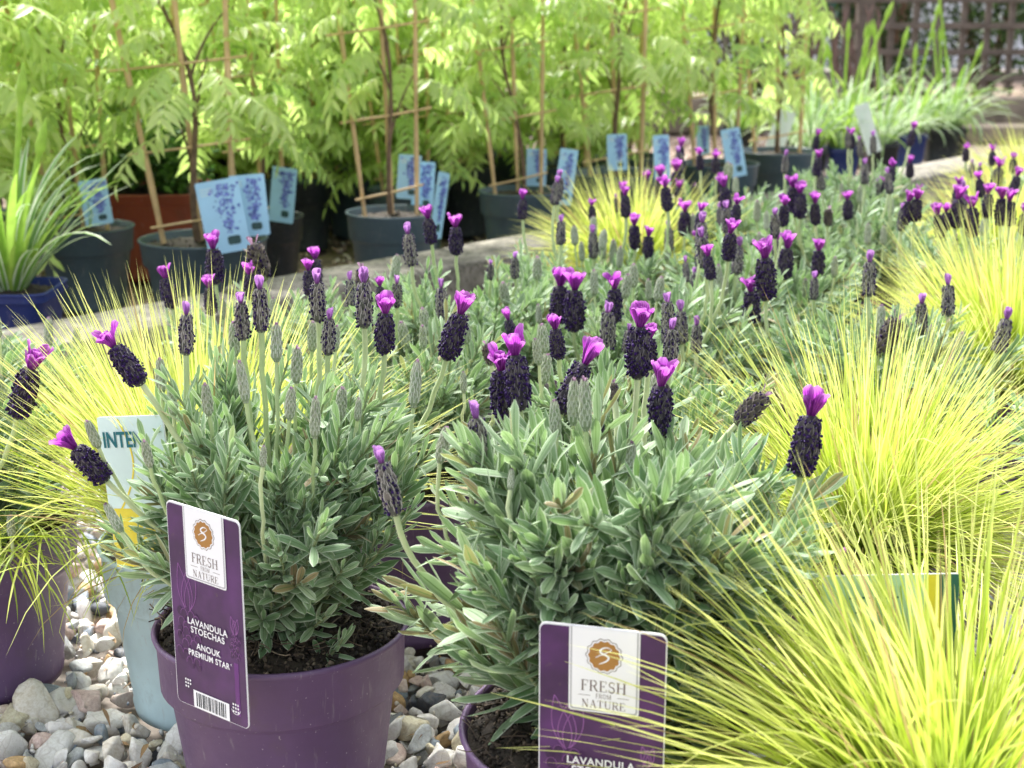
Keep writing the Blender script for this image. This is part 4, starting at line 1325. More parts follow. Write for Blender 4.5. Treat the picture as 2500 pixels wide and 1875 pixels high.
def purple_tag(label, loc, yaw, W=0.068, H=0.138, tilt=0.0):
    root = thing('plant_tag', label, 'plant tag', loc, yaw, 'purple printed plant tags')
    root.rotation_euler = (tilt, 0, yaw)
    D = 0.00022
    mb = MB()
    plate(mb, rrect(W, H, 0.004, -W / 2, 0), 0, 0.0007)
    mb.build('card', M['card'], root, smooth=False)
    mb = MB()
    plate(mb, rrect(W - 0.0012, H - 0.0016, 0.0035, -W / 2 + 0.0006, 0.0004), -D)
    mb.build('printed_face', M['purple'], root, smooth=False)
    # faint printed lavender artwork
    mb = MB()
    y2 = -2 * D

    def flower(cx, cz, s, lines=True):
        for k in range(3):      # petals outline
            a = [-0.28, 0.0, 0.3][k]
            t = np.linspace(0, 1, 16)
            h = [1.0, 0.85, 0.95][k] * s
            w = 0.16 * s
            side = np.sin(PI * t ** 0.8)
            for sg in (-1, 1):
                xx = cx + a * s * t * 0.8 + sg * w * side
                zz = cz + h * t
                stroke(mb, np.stack([xx, zz], -1), 0.0005, y2, 0)
        for r_ in range(7):
            for c_ in range(5):
                px = cx + (c_ - 2) * 0.12 * s + rng.normal() * 0.05 * s
                pz = cz - 0.05 * s - r_ * 0.17 * s + rng.normal() * 0.05 * s
                rr = 0.085 * s
                a = np.linspace(0, 2 * PI, 9)[:-1]
                plate(mb, [(px + rr * math.cos(q), pz + rr * 1.2 * math.sin(q)) for q in -a], y2 - 0.00002 * (1 + (r_ * 5 + c_) % 3), 0, 1)
                if (r_ + c_) % 2:
                    a = np.linspace(-0.3, PI + 0.3, 8)
                    stroke(mb, np.stack([px + rr * 1.1 * np.cos(a), pz + rr * 1.2 * np.sin(a)], -1), 0.0003, y2 - 0.0001, 0)
    flower(-W * 0.27, H * 0.475, 0.032)
    mb.build('flower_artwork', [M['purple_line'], M['purple_dark'], M['purple_mid']], root, smooth=False)
    mb = MB()
    flower(W * 0.37, H * 0.44, 0.013)
    stroke(mb, [(W * 0.37, H * 0.31), (W * 0.37, H * 0.05)], 0.004, y2 + 0.00004, 2)
    mb.build('flower_artwork', [M['purple_line'], M['purple_dark'], M['purple_mid']], root, smooth=False)
    # white panel with a bevelled silver edge
    pw, ph = W * 0.555, H * 0.345
    px0, pz0 = -W * 0.26, H - ph - 0.0006
    mb = MB()
    plate(mb, rrect(pw, ph, 0.0018, px0, pz0, (0, 0, 1, 1)), -3 * D, 0, 0)
    plate(mb, rrect(pw - 0.0016, ph - 0.0008, 0.0016, px0 + 0.0008, pz0 + 0.0008, (0, 0, 1, 1)), -3.4 * D, 0, 1)
    plate(mb, rrect(pw - 0.0034, ph - 0.0017, 0.0014, px0 + 0.0017, pz0 + 0.0017, (0, 0, 1, 1)), -3.8 * D, 0, 0)
    mb.build('panel', [M['card'], M['card_edge']], root, smooth=False)
    xc = px0 + pw / 2
    ze = pz0 + ph * 0.685
    mb = MB()
    a = np.linspace(0, 2 * PI, 97)[:-1]

    def sc(r):
        return [(xc + r * (1 + 0.045 * math.cos(14 * q)) * math.cos(-q), ze + r * (1 + 0.045 * math.cos(14 * q)) * math.sin(-q)) for q in a]
    plate(mb, sc(0.00975), -4.2 * D, 0, 1)
    plate(mb, sc(0.0093), -4.5 * D, 0, 2)
    plate(mb, sc(0.0084), -4.8 * D, 0, 0)
    # the looped monogram
    q = [(0.0030, .0040), (.0012, .0046), (-.0010, .0038), (-.0022, .0024), (-.0010, .0012), (.0012, .0006), (.0024, -.0006), (.0014, -.0022), (-.0008, -.0034), (-.0026, -.0042)]
    q = np.array(q)
    tt = np.linspace(0, len(q) - 1, 60)
    sm = np.stack([np.interp(tt, range(len(q)), q[:, k]) for k in (0, 1)], -1)
    ker = np.ones(7) / 7
    sm = np.stack([np.convolve(np.pad(sm[:, k], 3, 'edge'), ker, 'valid') for k in (0, 1)], -1)
    wv = 0.00035 + 0.00085 * np.sin(np.linspace(0, PI, 60))
    stroke(mb, sm * 1.15 + [xc, ze], wv, -5.1 * D, 2)
    for pq in ([(.0030, .0040), (.0034, .0033), (.0020, .0024), (-.0004, .0010)], [(-.0002, .0009), (-.0022, .0002), (-.0040, -.0010)]):
        stroke(mb, np.array(pq) * 1.15 + [xc, ze], 0.00045, -5.25 * D, 2)
    mb.build('emblem', [M['gold'], M['ink'], M['card']], root, smooth=False)
    mb = MB()
    serif_text(mb, 'FRESH', ph * 0.13, xc, pz0 + ph * 0.255, -4.2 * D, 0, pw * 0.72)
    serif_text(mb, 'FROM', ph * 0.055, xc, pz0 + ph * 0.175, -4.2 * D, 0, pw * 0.22)
    serif_text(mb, 'NATURE', ph * 0.095, xc, pz0 + ph * 0.055, -4.2 * D, 0, pw * 0.72)
    for s in (-1, 1):
        stroke(mb, [(xc + s * pw * 0.36, pz0 + ph * 0.2), (xc + s * pw * 0.19, pz0 + ph * 0.2)], 0.00028, -4.2 * D, 0)
    mb.build('panel_lettering', M['ink'], root, smooth=False)
    mb = MB()
    for s, z, sz in (('LAVANDULA', 0.425, 0.0061), ('STOECHAS', 0.385, 0.0061), ('ANOUK', 0.310, 0.0059), ('PREMIUM STAR', 0.268, 0.0057)):
        text_mb(mb, s, sz, -W * 0.0, H * z, -4 * D, 0, 'CENTER', 1.0 if len(s) < 10 else 0.95, 0.00012, 1.08)
    text_mb(mb, 'R', 0.0022, W * 0.31, H * 0.29, -4 * D)
    mb.build('lettering', M['card'], root, smooth=False)
    mb = MB()
    bw, bh = W * 0.5, H * 0.093
    bx = -W * 0.25
    plate(mb, [(bx, 0.0008), (bx, bh), (bx + bw, bh), (bx + bw, 0.0008)], -3 * D, 0, 0)
    x = bx + bw * 0.08
    g = np.random.default_rng(4)
    while x < bx + bw * 0.9:
        w = g.choice([0.0004, 0.0007, 0.0011])
        plate(mb, [(x, 0.002), (x, bh - 0.0012), (x + w, bh - 0.0012), (x + w, 0.002)], -3.6 * D, 0, 1)
        x += w + g.choice([0.0004, 0.0006, 0.001])
    for k, (cx, cz) in enumerate(((-W * 0.32, H * 0.115), (W * 0.34, H * 0.085))):      # small round dotted marks
        for i in range(3):
            for j in range(3):
                a = np.linspace(0, 2 * PI, 7)[:-1]
                rr = 0.0008
                qx, qz = cx + (i - 1) * 0.0022, cz + (j - 1) * 0.0024
                if k == 0 and i == 2 and j == 0:
                    continue
                plate(mb, [(qx + rr * math.cos(-t), qz + rr * math.sin(-t)) for t in a], -3 * D, 0, 0)
        if k:
            a = np.linspace(PI * 1.1, PI * 1.95, 12)
            stroke(mb, np.stack([cx + 0.0042 * np.cos(a), cz + 0.0042 * np.sin(a)], -1), 0.0004, -3 * D, 0)
    mb.build('barcode', [M['card'], M['black_ink']], root, smooth=False)
    return root


def tag_yaw(label, cx, ty, Y, yaw, W, H, tilt=0.0):
    p = at_y(cx, ty, Y)
    return purple_tag(label, (p.x, p.y, p.z - H), yaw, W, H, tilt)


tag_yaw('purple plant tag with a full barcode on the front left pot', 436, 1102, 0.885, R(-38), 0.068, 0.138)
tag_yaw('purple plant tag crossed by golden grass blades, cut off by the bottom edge', 1302, 1356, 0.742, R(-15), 0.069, 0.140)


def info_tag(label, corner, Y, yaw, W, H, kind, roll=0.0):
    p = at_y(corner[0], corner[1], Y)
    root = thing('plant_tag', label, 'plant tag', p - Vector((0, 0, H)), yaw, 'printed care tags of the golden grasses')
    root.rotation_euler = (R(-4), roll, yaw)
    mb = MB()
    plate(mb, rrect(W, H, 0.003, -W / 2, 0), 0, 0.0007)
    mb.build('card', M['card'], root, smooth=False)
    mb = MB()
    if kind == 'aqua':
        plate(mb, rrect(W - 0.001, H * 0.6, 0.0005, -W / 2 + 0.0005, H * 0.4 - 0.0005), -0.0003, 0, 0)
        plate(mb, rrect(W - 0.001, H * 0.39, 0.0005, -W / 2 + 0.0005, 0.0005), -0.0003, 0, 1)
        t = np.linspace(0, 1, 20)
        stroke(mb, np.stack([-W * 0.18 + 0.012 * np.sin(3 * t) - 0.01 * t * t, H * 0.98 - H * 0.6 * t], -1), 0.0016, -0.0006, 1)
        stroke(mb, np.stack([-W * 0.05 + 0.02 * np.sin(2 * t + 1), H * 0.05 + H * 0.34 * t], -1), 0.0035, -0.0006, 0)
        stroke(mb, np.stack([-W * 0.3 + 0.02 * np.sin(2 * t), H * 0.05 + H * 0.34 * t], -1), 0.0022, -0.0006, 0)
        mb.build('printed_face', [M['pale_print'], M['yellow']], root, smooth=False)
        mb = MB()
        text_mb(mb, 'INTEN', 0.0155, -W * 0.44, H * 0.80, -0.0009, 0, 'LEFT', 0.85, 0.0004)
        mb.build('lettering', M['teal_ink'], root, smooth=False)
    else:
        plate(mb, rrect(W * 0.82, H - 0.001, 0.0005, -W / 2 + 0.0005, 0.0005), -0.0003, 0, 0)
        plate(mb, [(W * 0.30, 0.0005), (W * 0.25, H - 0.0005), (W * 0.34, H - 0.0005), (W * 0.42, H * 0.5), (W * 0.42, 0.0005)], -0.0006, 0, 1)
        plate(mb, [(W * 0.42, 0.0005), (W * 0.40, H * 0.5), (W * 0.34, H - 0.0005), (W / 2 - 0.0005, H - 0.0005), (W / 2 - 0.0005, 0.0005)], -0.0008, 0, 2)
        mb.build('printed_face', [M['mint'], M['yellow'], M['deep_green']], root, smooth=False)
        mb = MB()
        for r_ in range(2):      # unreadable printed marks
            x = -W * 0.38
            while x < W * 0.04:
                w = rng.uniform(0.001, 0.0022)
                stroke(mb, [(x, H * (0.86 - 0.09 * r_)), (x + w, H * (0.86 - 0.09 * r_) + rng.uniform(-0.0006, 0.0006))], 0.0012, -0.001)
                x += w + rng.uniform(0.001, 0.003)
        mb.build('small_print', M['teal_ink'], root, smooth=False)
    return root


info_tag('pale tag reading INTEN in teal beside the front left lavender', (303, 906), 1.01, R(-28), 0.062, 0.11, 'aqua', R(-9))
info_tag('mint green tag with yellow and dark green stripe inside the nearest golden grass', (1925, 1250), 0.83, R(8), 0.085, 0.10, 'mint', R(2))


def blue_tag(label, x0, y0, x1, y1, Y, w=0.05, yaw=0.0, roll=0.0):
    """sky blue tag: top centre and bottom centre in photo pixels"""
    a, b = at_y(x0, y0, Y), at_y(x1, y1, Y)
    H = (a - b).length
    root = thing('plant_tag', label, 'plant tag', b, 0, 'sky blue wisteria tags')
    ax = (a - b).normalized()
    roll = math.atan2(ax.x, ax.z)
    root.rotation_euler = (R(-5), roll, yaw)
    mb = MB()
    plate(mb, rrect(w, H, 0.003, -w / 2, 0), 0, 0.0009)
    mb.build('card', M['sky_print'], root, smooth=False)
    mb = MB()
    for k in range(150):
        t = rng.uniform(0, 1)
        qx = w * 0.12 + rng.normal() * w * 0.15 * (1.15 - 0.75 * t)
        qz = H * (0.93 - 0.66 * t)
        rr = rng.uniform(0.0010, 0.0030)
        a_ = np.linspace(0, 2 * PI, 7)[:-1]
        qx = min(max(qx, -w / 2 + rr), w / 2 - rr)
        plate(mb, [(qx + rr * math.cos(-s), qz + rr * math.sin(-s)) for s in a_], -0.0005 - 0.00003 * (k % 9), 0, int(k % 3 != 0))
    mb.build('flower_picture', [M['flower_print'], M['flower_light']], root, smooth=False)
    mb = MB()
    plate(mb, rrect(w * 0.3, H * 0.12, 0.004, 0.0, H * 0.1), -0.0006, 0, 0)
    mb.build('leaf_picture', M['leaf_print'], root, smooth=False)
    mb = MB()
    for k in range(3):
        stroke(mb, [(-w * 0.42, H * (0.9 - 0.04 * k)), (-w * 0.15, H * (0.9 - 0.04 * k))], 0.0012, -0.0006)
    mb.build('small_print', M['white_print'], root, smooth=False)
    return root


# ------------------------------------------------------------------ wisteria
def wis_foliage(seed, n=95, zlo=0.24, zhi=0.86, rad=0.06, leaf=0.048, reach=1.0):
    g = np.random.default_rng(seed)
    mb = MB()
    ph = g.uniform(0, 2 * PI, n)
    z = zlo + (zhi - zlo) * g.uniform(0, 1, n) ** 1.0
    out = np.stack([np.cos(ph), np.sin(ph), 0 * ph], -1)
    base = out * (rad * g.uniform(0.2, 1, n))[:, None] + np.stack([0 * z, 0 * z, z], -1)
    el = g.uniform(-0.1, 0.95, n)
    d = out * np.cos(el)[:, None] + np.array([0, 0, 1]) * np.sin(el)[:, None]
    nr = -out * np.sin(el)[:, None] + np.array([0, 0, 1]) * np.cos(el)[:, None]
    s = np.cross(d, nr)
    L = g.uniform(0.12, 0.22, n) * reach
    bend = g.uniform(0.6, 1.7, n)
    ribbons(mb, base, d, nr, L, 0.0012, bend, lambda t: 1 - 0.5 * t, 6, 3, fold=-0.8, rnd=0.8)
    pairs = 7
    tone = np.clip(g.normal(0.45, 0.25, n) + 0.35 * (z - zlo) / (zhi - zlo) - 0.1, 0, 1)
    for k in range(pairs + 1):
        t = 0.22 + 0.78 * k / pairs
        tt = np.linspace(0, t, 8)
        ang = bend[:, None] * tt[None]
        dirs = np.cos(ang)[..., None] * d[:, None] - np.sin(ang)[..., None] * nr[:, None]
        p = base + ((dirs[:, 1:] + dirs[:, :-1]) / 2).sum(1) * (L * t / 7)[:, None]
        ax = dirs[:, -1]
        up = np.cos(ang[:, -1])[:, None] * nr + np.sin(ang[:, -1])[:, None] * d
        sides = (-1, 1) if k < pairs else (0,)
        for sg in sides:
            dd = unit(ax * (0.55 if sg else 1.0) + s * sg + g.normal(size=(n, 3)) * 0.14 - np.array([0, 0, 0.45]))
            l = leaf * g.uniform(0.75, 1.15, n) * (0.75 + 0.35 * math.sin(PI * min(1, t)))
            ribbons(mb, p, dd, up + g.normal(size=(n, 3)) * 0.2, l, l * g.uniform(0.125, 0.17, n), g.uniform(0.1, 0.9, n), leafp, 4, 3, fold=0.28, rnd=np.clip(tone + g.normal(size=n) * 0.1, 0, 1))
    return mb


def cane_set(root, seed):
    g = np.random.default_rng(seed)
    specs = [((-0.055, 0.0), (-0.15, -0.01)), ((0.0, 0.012), (-0.035, 0.0)), ((0.05, 0.0), (0.055, 0.0))]
    tops = []
    for (x0, y0), (x1, y1) in specs:
        mb = MB()
        z1 = g.uniform(0.72, 0.86)
        pts = np.array([[x0, y0, 0.08], [x0 * 0.6 + x1 * 0.4, y0 + g.normal() * 0.003, 0.08 + 0.4 * (z1 - 0.08)], [x1, y1, z1]])
        t = np.linspace(0, 1, 12)
        P = np.stack([np.interp(t, [0, 0.4, 1], pts[:, k]) for k in range(3)], -1)
        r = 0.0048 + 0.0012 * (np.arange(12) % 3 == 0)
        tube(mb, P, r, 7, 0.5)
        mb.build('cane', M['cane'], root)
    for z, a, b in ((0.205, -0.085, 0.065), (0.345, -0.115, 0.085), (0.50, -0.14, 0.085), (0.66, -0.16, 0.085)):
        mb = MB()
        tube(mb, [[a, -0.010, z - 0.012], [(a + b) / 2, -0.012, z], [b, -0.009, z + 0.014]], 0.0026, 6, 0.5)
        mb.build('cross_cane', M['cane'], root)


def wis_trunk(root, seed, h):
    g = np.random.default_rng(seed)
    mb = MB()
    t = np.linspace(0, 1, 22)
    a0 = g.uniform(0, 6)
    P = np.stack([0.026 * np.cos(a0 + 7 * t) * (0.3 + t) - 0.05 * t, 0.014 * np.sin(a0 + 7 * t), h - 0.02 + t * 0.62], -1)
    tube(mb, P, np.linspace(0.0058, 0.0022, 22) * (1 + 0.12 * g.normal(size=22)), 8, 0.5)
    for k in range(4):
        i = 5 + 3 * k
        a = g.uniform(0, 6.28)
        e = P[i] + np.array([0.09 * math.cos(a), 0.09 * math.sin(a), 0.13])
        tube(mb, bez(P[i], P[i] + np.array([0.03 * math.cos(a), 0.03 * math.sin(a), 0.08]), e, 7), np.linspace(0.003, 0.0015, 7), 5, 0.5)
    mb.build('trunk', M['bark'], root)


WIS = []
WG = 'potted young wisterias in rows behind the kerb'
for k in range(5):
    h = [0.17, 0.18, 0.17, 0.19, 0.18][k]
    root = thing('potted_wisteria', 'x', 'wisteria', (0, 0, 0), 0, WG)
    add_pot(root, 0.108, h, 'pot_dark' if k != 3 else 'pot_black', seg=44)
    add_soil(root, 0.102, h - 0.015, 80)
    cane_set(root, 300 + k)
    wis_trunk(root, 310 + k, h)
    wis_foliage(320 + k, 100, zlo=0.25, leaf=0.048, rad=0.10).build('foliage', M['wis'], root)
    WIS.append(root)
used = set()


def wisteria(kind, x, y, rz, label, s=1.0, fs=1.0, lift=0.0, sz=None):
    if kind not in used:
        o = WIS[kind]
        used.add(kind)
    else:
        o = copy_tree(WIS[kind])
    o.location = (x, y, 0)
    o.rotation_euler = (0, 0, rz)
    o.scale = (s, s, sz or s)
    o['label'] = label
    for ch in o.children:
        if ch.name.startswith('foliage'):
            ch.scale = (fs, fs, 1)
            ch.rotation_euler = (0, 0, random.uniform(0, 6.28))
            ch.location = (0, 0, lift)
    return o


FRONT = [
    (0, -0.550, 2.68, R(12), 'wisteria with a fan of bamboo canes in the large slate pot nearest the camera', 1.06, 0.85, 0.10, 0.92),
    (1, -0.80, 2.82, R(0), 'wisteria in the dark pot beside the blue square pot at left', 0.85, 0.9, 0.12, 0.87),
    (3, -0.475, 2.91, R(20), 'wisteria in the narrow dark pot just right of the nearest slate pot', 0.68, 1.0, 0.08, 0.86),
    (2, -0.225, 2.885, R(8), 'wisteria in the squat slate pot behind the lone lavender bloom', 0.86, 0.95, 0.11, 1.03),
    (3, -0.48, 3.49, R(40), 'wisteria in the black pot standing back left of the gravel gap', 0.66, 1.2, 0.0, 0.85),
    (4, 0.020, 3.25, R(15), 'wisteria in the slate pot with two blue tags at middle', 0.86, 1.0, 0.08, 0.94),
    (3, -0.12, 3.70, R(60), 'wisteria in the tall black pot behind the two middle slate pots', 0.75, 1.1, 0.0, 0.9),
    (0, 0.245, 3.48, R(5), 'wisteria in the wide dark pot above the small golden grass', 1.0, 1.0, 0.07, 1.06),
    (1, 0.50, 3.69, R(18), 'wisteria in the slate pot second from the right end of its row', 0.92, 0.9, 0.05, 1.0),
    (2, 0.70, 3.98, R(0), 'wisteria in the last slate pot at the right end of the row', 1.0, 0.75, 0.05, 1.06),
]
for f in FRONT:
    wisteria(*f)
rows = ['second', 'third', 'fourth', 'fifth', 'sixth', 'seventh']
cnt = 0
for r_ in range(6):
    off = 0.36 + 0.27 * r_
    for k in range(16):
        s = -1.9 + 0.27 * k + 0.13 * (r_ % 2) + random.uniform(-0.03, 0.03)
        p = kerb_pt(s, 0.16 + off, 0)
        if r_ == 0 and s < 1.9 and any((p.x - f[1]) ** 2 + (p.y - f[2]) ** 2 < 0.045 for f in FRONT):
            continue
        if (p.x + 0.80) ** 2 + (p.y - 3.12) ** 2 < 0.08:
            continue
        rat = p.x / p.y
        if r_ == 0 and -0.14 < rat < -0.095:
            continue
        if rat > 0.140 or rat < -0.42:
            continue
        side = 'left' if rat < -0.2 else ('centre left' if rat < -0.05 else ('centre right' if rat < 0.08 else 'right end'))
        wisteria(random.randint(0, 4), p.x, p.y, random.uniform(-0.5, 0.9),
                 'bushy wisteria in the %s, at the %s' % ('second row of pots' if r_ == 0 else 'rear rows of pots', side), random.uniform(0.86, 0.98), random.uniform(1.0, 1.2) * (0.8 if rat > 0.1 else 1), -0.04)
        cnt += 1

def bush_mesh(seed, n, rx, ry, h, leaf, z0=0.0, spread=0.13):
    g = np.random.default_rng(seed)
    mb = MB()
    # clustered leaf positions
    nc_ = 60
    cen = np.stack([g.uniform(-rx, rx, nc_), g.uniform(-ry, ry, nc_), z0 + g.uniform(0.02, h, nc_)], -1)
    w = g.integers(0, nc_, n)
    P = cen[w] + g.normal(size=(n, 3)) * spread
    P[:, 2] = np.maximum(P[:, 2], z0 + 0.01)
    d = unit(g.normal(size=(n, 3)) + np.array([0, 0, -0.2]))
    ribbons(mb, P, d, g.normal(size=(n, 3)), g.uniform(0.6, 1.2, n) * leaf, leaf * 0.26, g.uniform(0, 0.8, n), leafp, 3, 3, fold=0.3, rnd=np.clip(g.uniform(0, 0.7, nc_)[w] + g.normal(size=n) * 0.15, 0, 1))
    return mb


# terracotta pot
t = thing('potted_shrub', 'dark leafy shrub in the big square terracotta plastic pot at left', 'shrub', (-0.765, 3.17, 0))
add_pot(t, 0.135, 0.186, 'pot_red', square=6)
add_soil(t, 0.128, 0.172, 60)
bush_mesh(401, 2600, 0.09, 0.09, 0.12, 0.022, 0.19, 0.03).build('foliage', M['hedge_mid'], t)

BT = [('blue tag turned edge on in the pot next to the blue square pot', 200, 388, 216, 486, 2.70, 0.05, 0.5),
      ('large blue tag at the front of the pair on the nearest slate pot', 466, 390, 498, 545, 2.53, 0.072, 0.15),
      ('blue tag partly hidden behind the large one on the nearest slate pot', 532, 378, 546, 510, 2.57, 0.06, 0.2),
      ('blue tag on the narrow dark pot right of the nearest slate pot', 612, 362, 606, 480, 2.82, 0.05, -0.3),
      ('blue tag low behind the canes of the squat slate pot, left one', 888, 335, 880, 430, 2.98, 0.045, 0.2),
      ('blue tag low behind the canes of the squat slate pot, right one', 918, 350, 912, 455, 3.02, 0.045, 0.2),
      ('thin tilted blue tag on the right rim of the squat slate pot', 955, 372, 940, 514, 2.78, 0.026, -0.6),
      ('blue tag inside the middle slate pot, left of a leaning one', 1162, 322, 1158, 402, 3.28, 0.045, 0.3),
      ('leaning blue tag hanging over the rim of the middle slate pot', 1228, 322, 1214, 442, 3.10, 0.038, -0.3),
      ('wide blue tag split by a cane above the small golden grass', 1334, 290, 1334, 368, 3.35, 0.045, 0.2),
      ('tall narrow blue tag hanging in front of the wide dark pot', 1430, 292, 1432, 402, 3.30, 0.036, 0.2),
      ('small blue tag half hidden behind the wide dark pot', 1520, 272, 1520, 335, 3.85, 0.036, 0.4),
      ('bright blue tag on the rim of the second last slate pot', 1578, 278, 1594, 382, 3.52, 0.045, 0.1)]
for q in BT:
    blue_tag(q[0], q[1], q[2], q[3], q[4], q[5], q[6], q[7])


# ------------------------------------------------------------------ variegated lilies
def strap_plant(x, y, label, s=1.0, seed=1, potr=0.066, h=0.13, stalks=(), nl=60, pot='pot_black', green=0.35, Lr=(0.14, 0.30), z=0, thm=0.9, bm=2.6):
    g = np.random.default_rng(seed)
    root = thing('potted_lily', label, 'lily plant', (x, y, z), 0, 'variegated strap leaved lilies in blue pots')
    add_pot(root, potr, h, pot, square=8)
    add_soil(root, potr - 0.004, h - 0.012, 60)
    mb = MB()
    for part, mat, num in ((0, 0, int(nl * (1 - green))), (1, 1, int(nl * green))):
        ph = g.uniform(0, 6.28, num)
        th = g.uniform(0.05, thm, num)
        out = np.stack([np.cos(ph), np.sin(ph), 0 * ph], -1)
        d = out * np.sin(th)[:, None] + np.array([0, 0, 1]) * np.cos(th)[:, None]
        nr = -out * np.cos(th)[:, None] + np.array([0, 0, 1]) * np.sin(th)[:, None]
        ribbons(mb, out * 0.02 + [0, 0, h - 0.015], d, nr, g.uniform(Lr[0], Lr[1], num) * s, g.uniform(0.0035, 0.0065, num) * s, g.uniform(0.3, bm, num), blade, 9, 5, fold=0.35, rnd=g.uniform(0, 1, num), mat=mat, bpow=1.6)
    mb.build('leaves', [M['strap'], M['strap_green']], root)
    for (dx, hh) in stalks:
        mb = MB()
        P = bez([0, 0, h - 0.01], [dx * 0.3, 0.01, hh * 0.6], [dx, 0.0, hh], 10)
        tube(mb, P, np.linspace(0.0045, 0.0035, 10) * s, 7, 0.9)
        q = P[-1]
        tl = unit(P[-1] - P[-2]) if False else (P[-1] - P[-2]) / np.linalg.norm(P[-1] - P[-2])
        tube(mb, [q, q + tl * 0.015, q + tl * 0.035, q + tl * 0.06], [0.004 * s, 0.0075 * s, 0.006 * s, 0.0008], 8, 0.9)
        mb.build('flower_stalk', M['strap_green'], root)
    return root


strap_plant(-0.775, 2.30, 'strap leaved lily in the blue square pot at the left edge', 1.15, 61, 0.075, 0.142, pot='pot_blue', stalks=((0.04, 0.42), (0.06, 0.34)), nl=90, Lr=(0.12, 0.25), green=0.55, thm=0.6, bm=1.5)
for i, (px, py, lb, st) in enumerate([
        (1745, 392, 'variegated lily nearest the last wisteria, its pot dark', ((-0.02, 0.42), (0.03, 0.38))),
        (1815, 388, 'variegated lily in the bright blue square pot behind the kerb', ((0.0, 0.44), (-0.05, 0.38), (0.05, 0.40), (0.11, 0.5))),
        (1900, 375, 'variegated lily third from left beside the hanging white tag', ((0.05, 0.42), (-0.04, 0.44))),
        (1962, 352, 'variegated lily in the small dark blue pot right of the white tag', ((0.06, 0.5), (0.0, 0.36))),
        (2050, 338, 'last variegated lily at the right, next to the gravel path', ((0.07, 0.36), (-0.07, 0.55)))]):
    p = at_z(px, py, 0.02)
    strap_plant(p.x, p.y, lb, 1.1, 70 + i, 0.052, 0.12, st, 62, green=0.3, pot='pot_blue' if i in (1, 3) else 'pot_black')
for i, (x, y) in enumerate([(0.95, 4.95), (1.2, 5.3), (1.5, 5.35), (0.8, 5.4)]):
    strap_plant(x, y, ['variegated lily in the back row behind the dark pot', 'variegated lily in the back row behind the bright blue pot', 'variegated lily in the back row at the right', 'variegated lily in the farthest corner by the wisterias'][i],
                1.1, 80 + i, 0.062, 0.12, ((random.uniform(-.05, .05), random.uniform(0.4, 0.5)), (random.uniform(-.05, .05), 0.42)), 45)

# pale tags among the lilies
for lb, x0, y0, x1, y1, Y, w in (('white tag leaning over the first variegated lily', 1702, 240, 1672, 322, 4.3, 0.055), ('long pale tag hanging among the variegated lilies', 1858, 225, 1890, 330, 4.45, 0.045)):
    a, b = at_y(x0, y0, Y), at_y(x1, y1, Y)
    H = (a - b).length
    o = thing('plant_tag', lb, 'plant tag', b, 0, 'pale tags among the lilies')
    ax = (a - b).normalized()
    o.rotation_euler = (0, math.atan2(ax.x, ax.z), 0.15)
    mb = MB()
    plate(mb, rrect(w, H, 0.003, -w / 2, 0), 0, 0.0009)
    mb.build('card', M['white_print'], o, smooth=False)
    mb = MB()
    for k in range(16):
        z = H * (0.12 + 0.05 * k)
        stroke(mb, [(-w * 0.35, z), (w * rng.uniform(0.0, 0.38), z)], 0.0014, -0.0005)
    mb.build('small_print', M['mint'], o, smooth=False)

# dry upright stalks behind the lilies
for i, (px, top, X0) in enumerate([(1705, 45, 0), (1730, 38, 1), (1762, 42, 2), (1790, 40, 3), (1838, 38, 4), (1868, 35, 5)]):
    b = at_y(px, 250, 5.6)
    tp = at_y(px + random.uniform(-8, 14), top, 5.6)
    root = thing('dry_stalk', 'brown dry seed stalk behind the lilies, %s' % ['leftmost of the bundle', 'second from the left in the bundle', 'third from the left with a forked top', 'fourth, leaning right', 'fifth, near the trellis post', 'rightmost, against the trellis post'][i], 'dry stalk', (b.x, b.y, 0), 0, 'brown dry stalks behind the lilies')
    mb = MB()
    for q in range(5):
        dx, dy = random.uniform(-0.05, 0.05), random.uniform(-0.04, 0.04)
        P = bez([dx * 0.5, dy, 0], [dx, dy, tp.z * 0.5], [tp.x - b.x + dx * 1.4, dy, tp.z * random.uniform(0.85, 1.05)], 8)
        tube(mb, P, np.linspace(0.008, 0.005, 8), 5, 0.5)
        e = P[-1]
        for w in range(3):
            tube(mb, [e, e + np.array([random.uniform(-0.02, 0.02), 0, 0.045])], [0.004, 0.001], 4, 0.5)
    mb.build('stalks', M['dry'], root)

# ------------------------------------------------------------------ trellis, low wall, hedge, far wall
TY = 6.8
tr = thing('trellis_fence', 'brown square lattice trellis fence with posts at the upper right', 'fence', (1.5, TY, 0))


def part_box(name, lo, hi, mat, parent, off, bev=0.0):
    mb = MB()
    box(mb, np.array(lo) - off, np.array(hi) - off, 0, 0.5, bev)
    return mb.build(name, M[mat], parent, smooth=False)


off = np.array([1.5, TY, 0])
x = 0.2
px_post = at_y(1866, 100, TY).x
for k in range(-2, 3):
    X = px_post + k * 1.25
    part_box('post', (X - 0.035, TY - 0.03, 0), (X + 0.035, TY + 0.04, 1.5), 'trellis', tr, off, 0.004)
for k in range(-2, 2):
    X0, X1 = px_post + k * 1.25 + 0.036, px_post + (k + 1) * 1.25 - 0.036
    mb = MB()
    z = 0.20
    while z < 1.45:
        box(mb, np.array((X0, TY - 0.012, z)) - off, np.array((X1, TY + 0.002, z + 0.026)) - off)
        z += 0.112
    X = X0 + 0.07
    while X < X1 - 0.02:
        box(mb, np.array((X, TY + 0.004, 0.16)) - off, np.array((X + 0.026, TY + 0.018, 1.46)) - off)
        X += 0.105
    mb.build('lattice_panel', M['trellis'], tr, smooth=False)

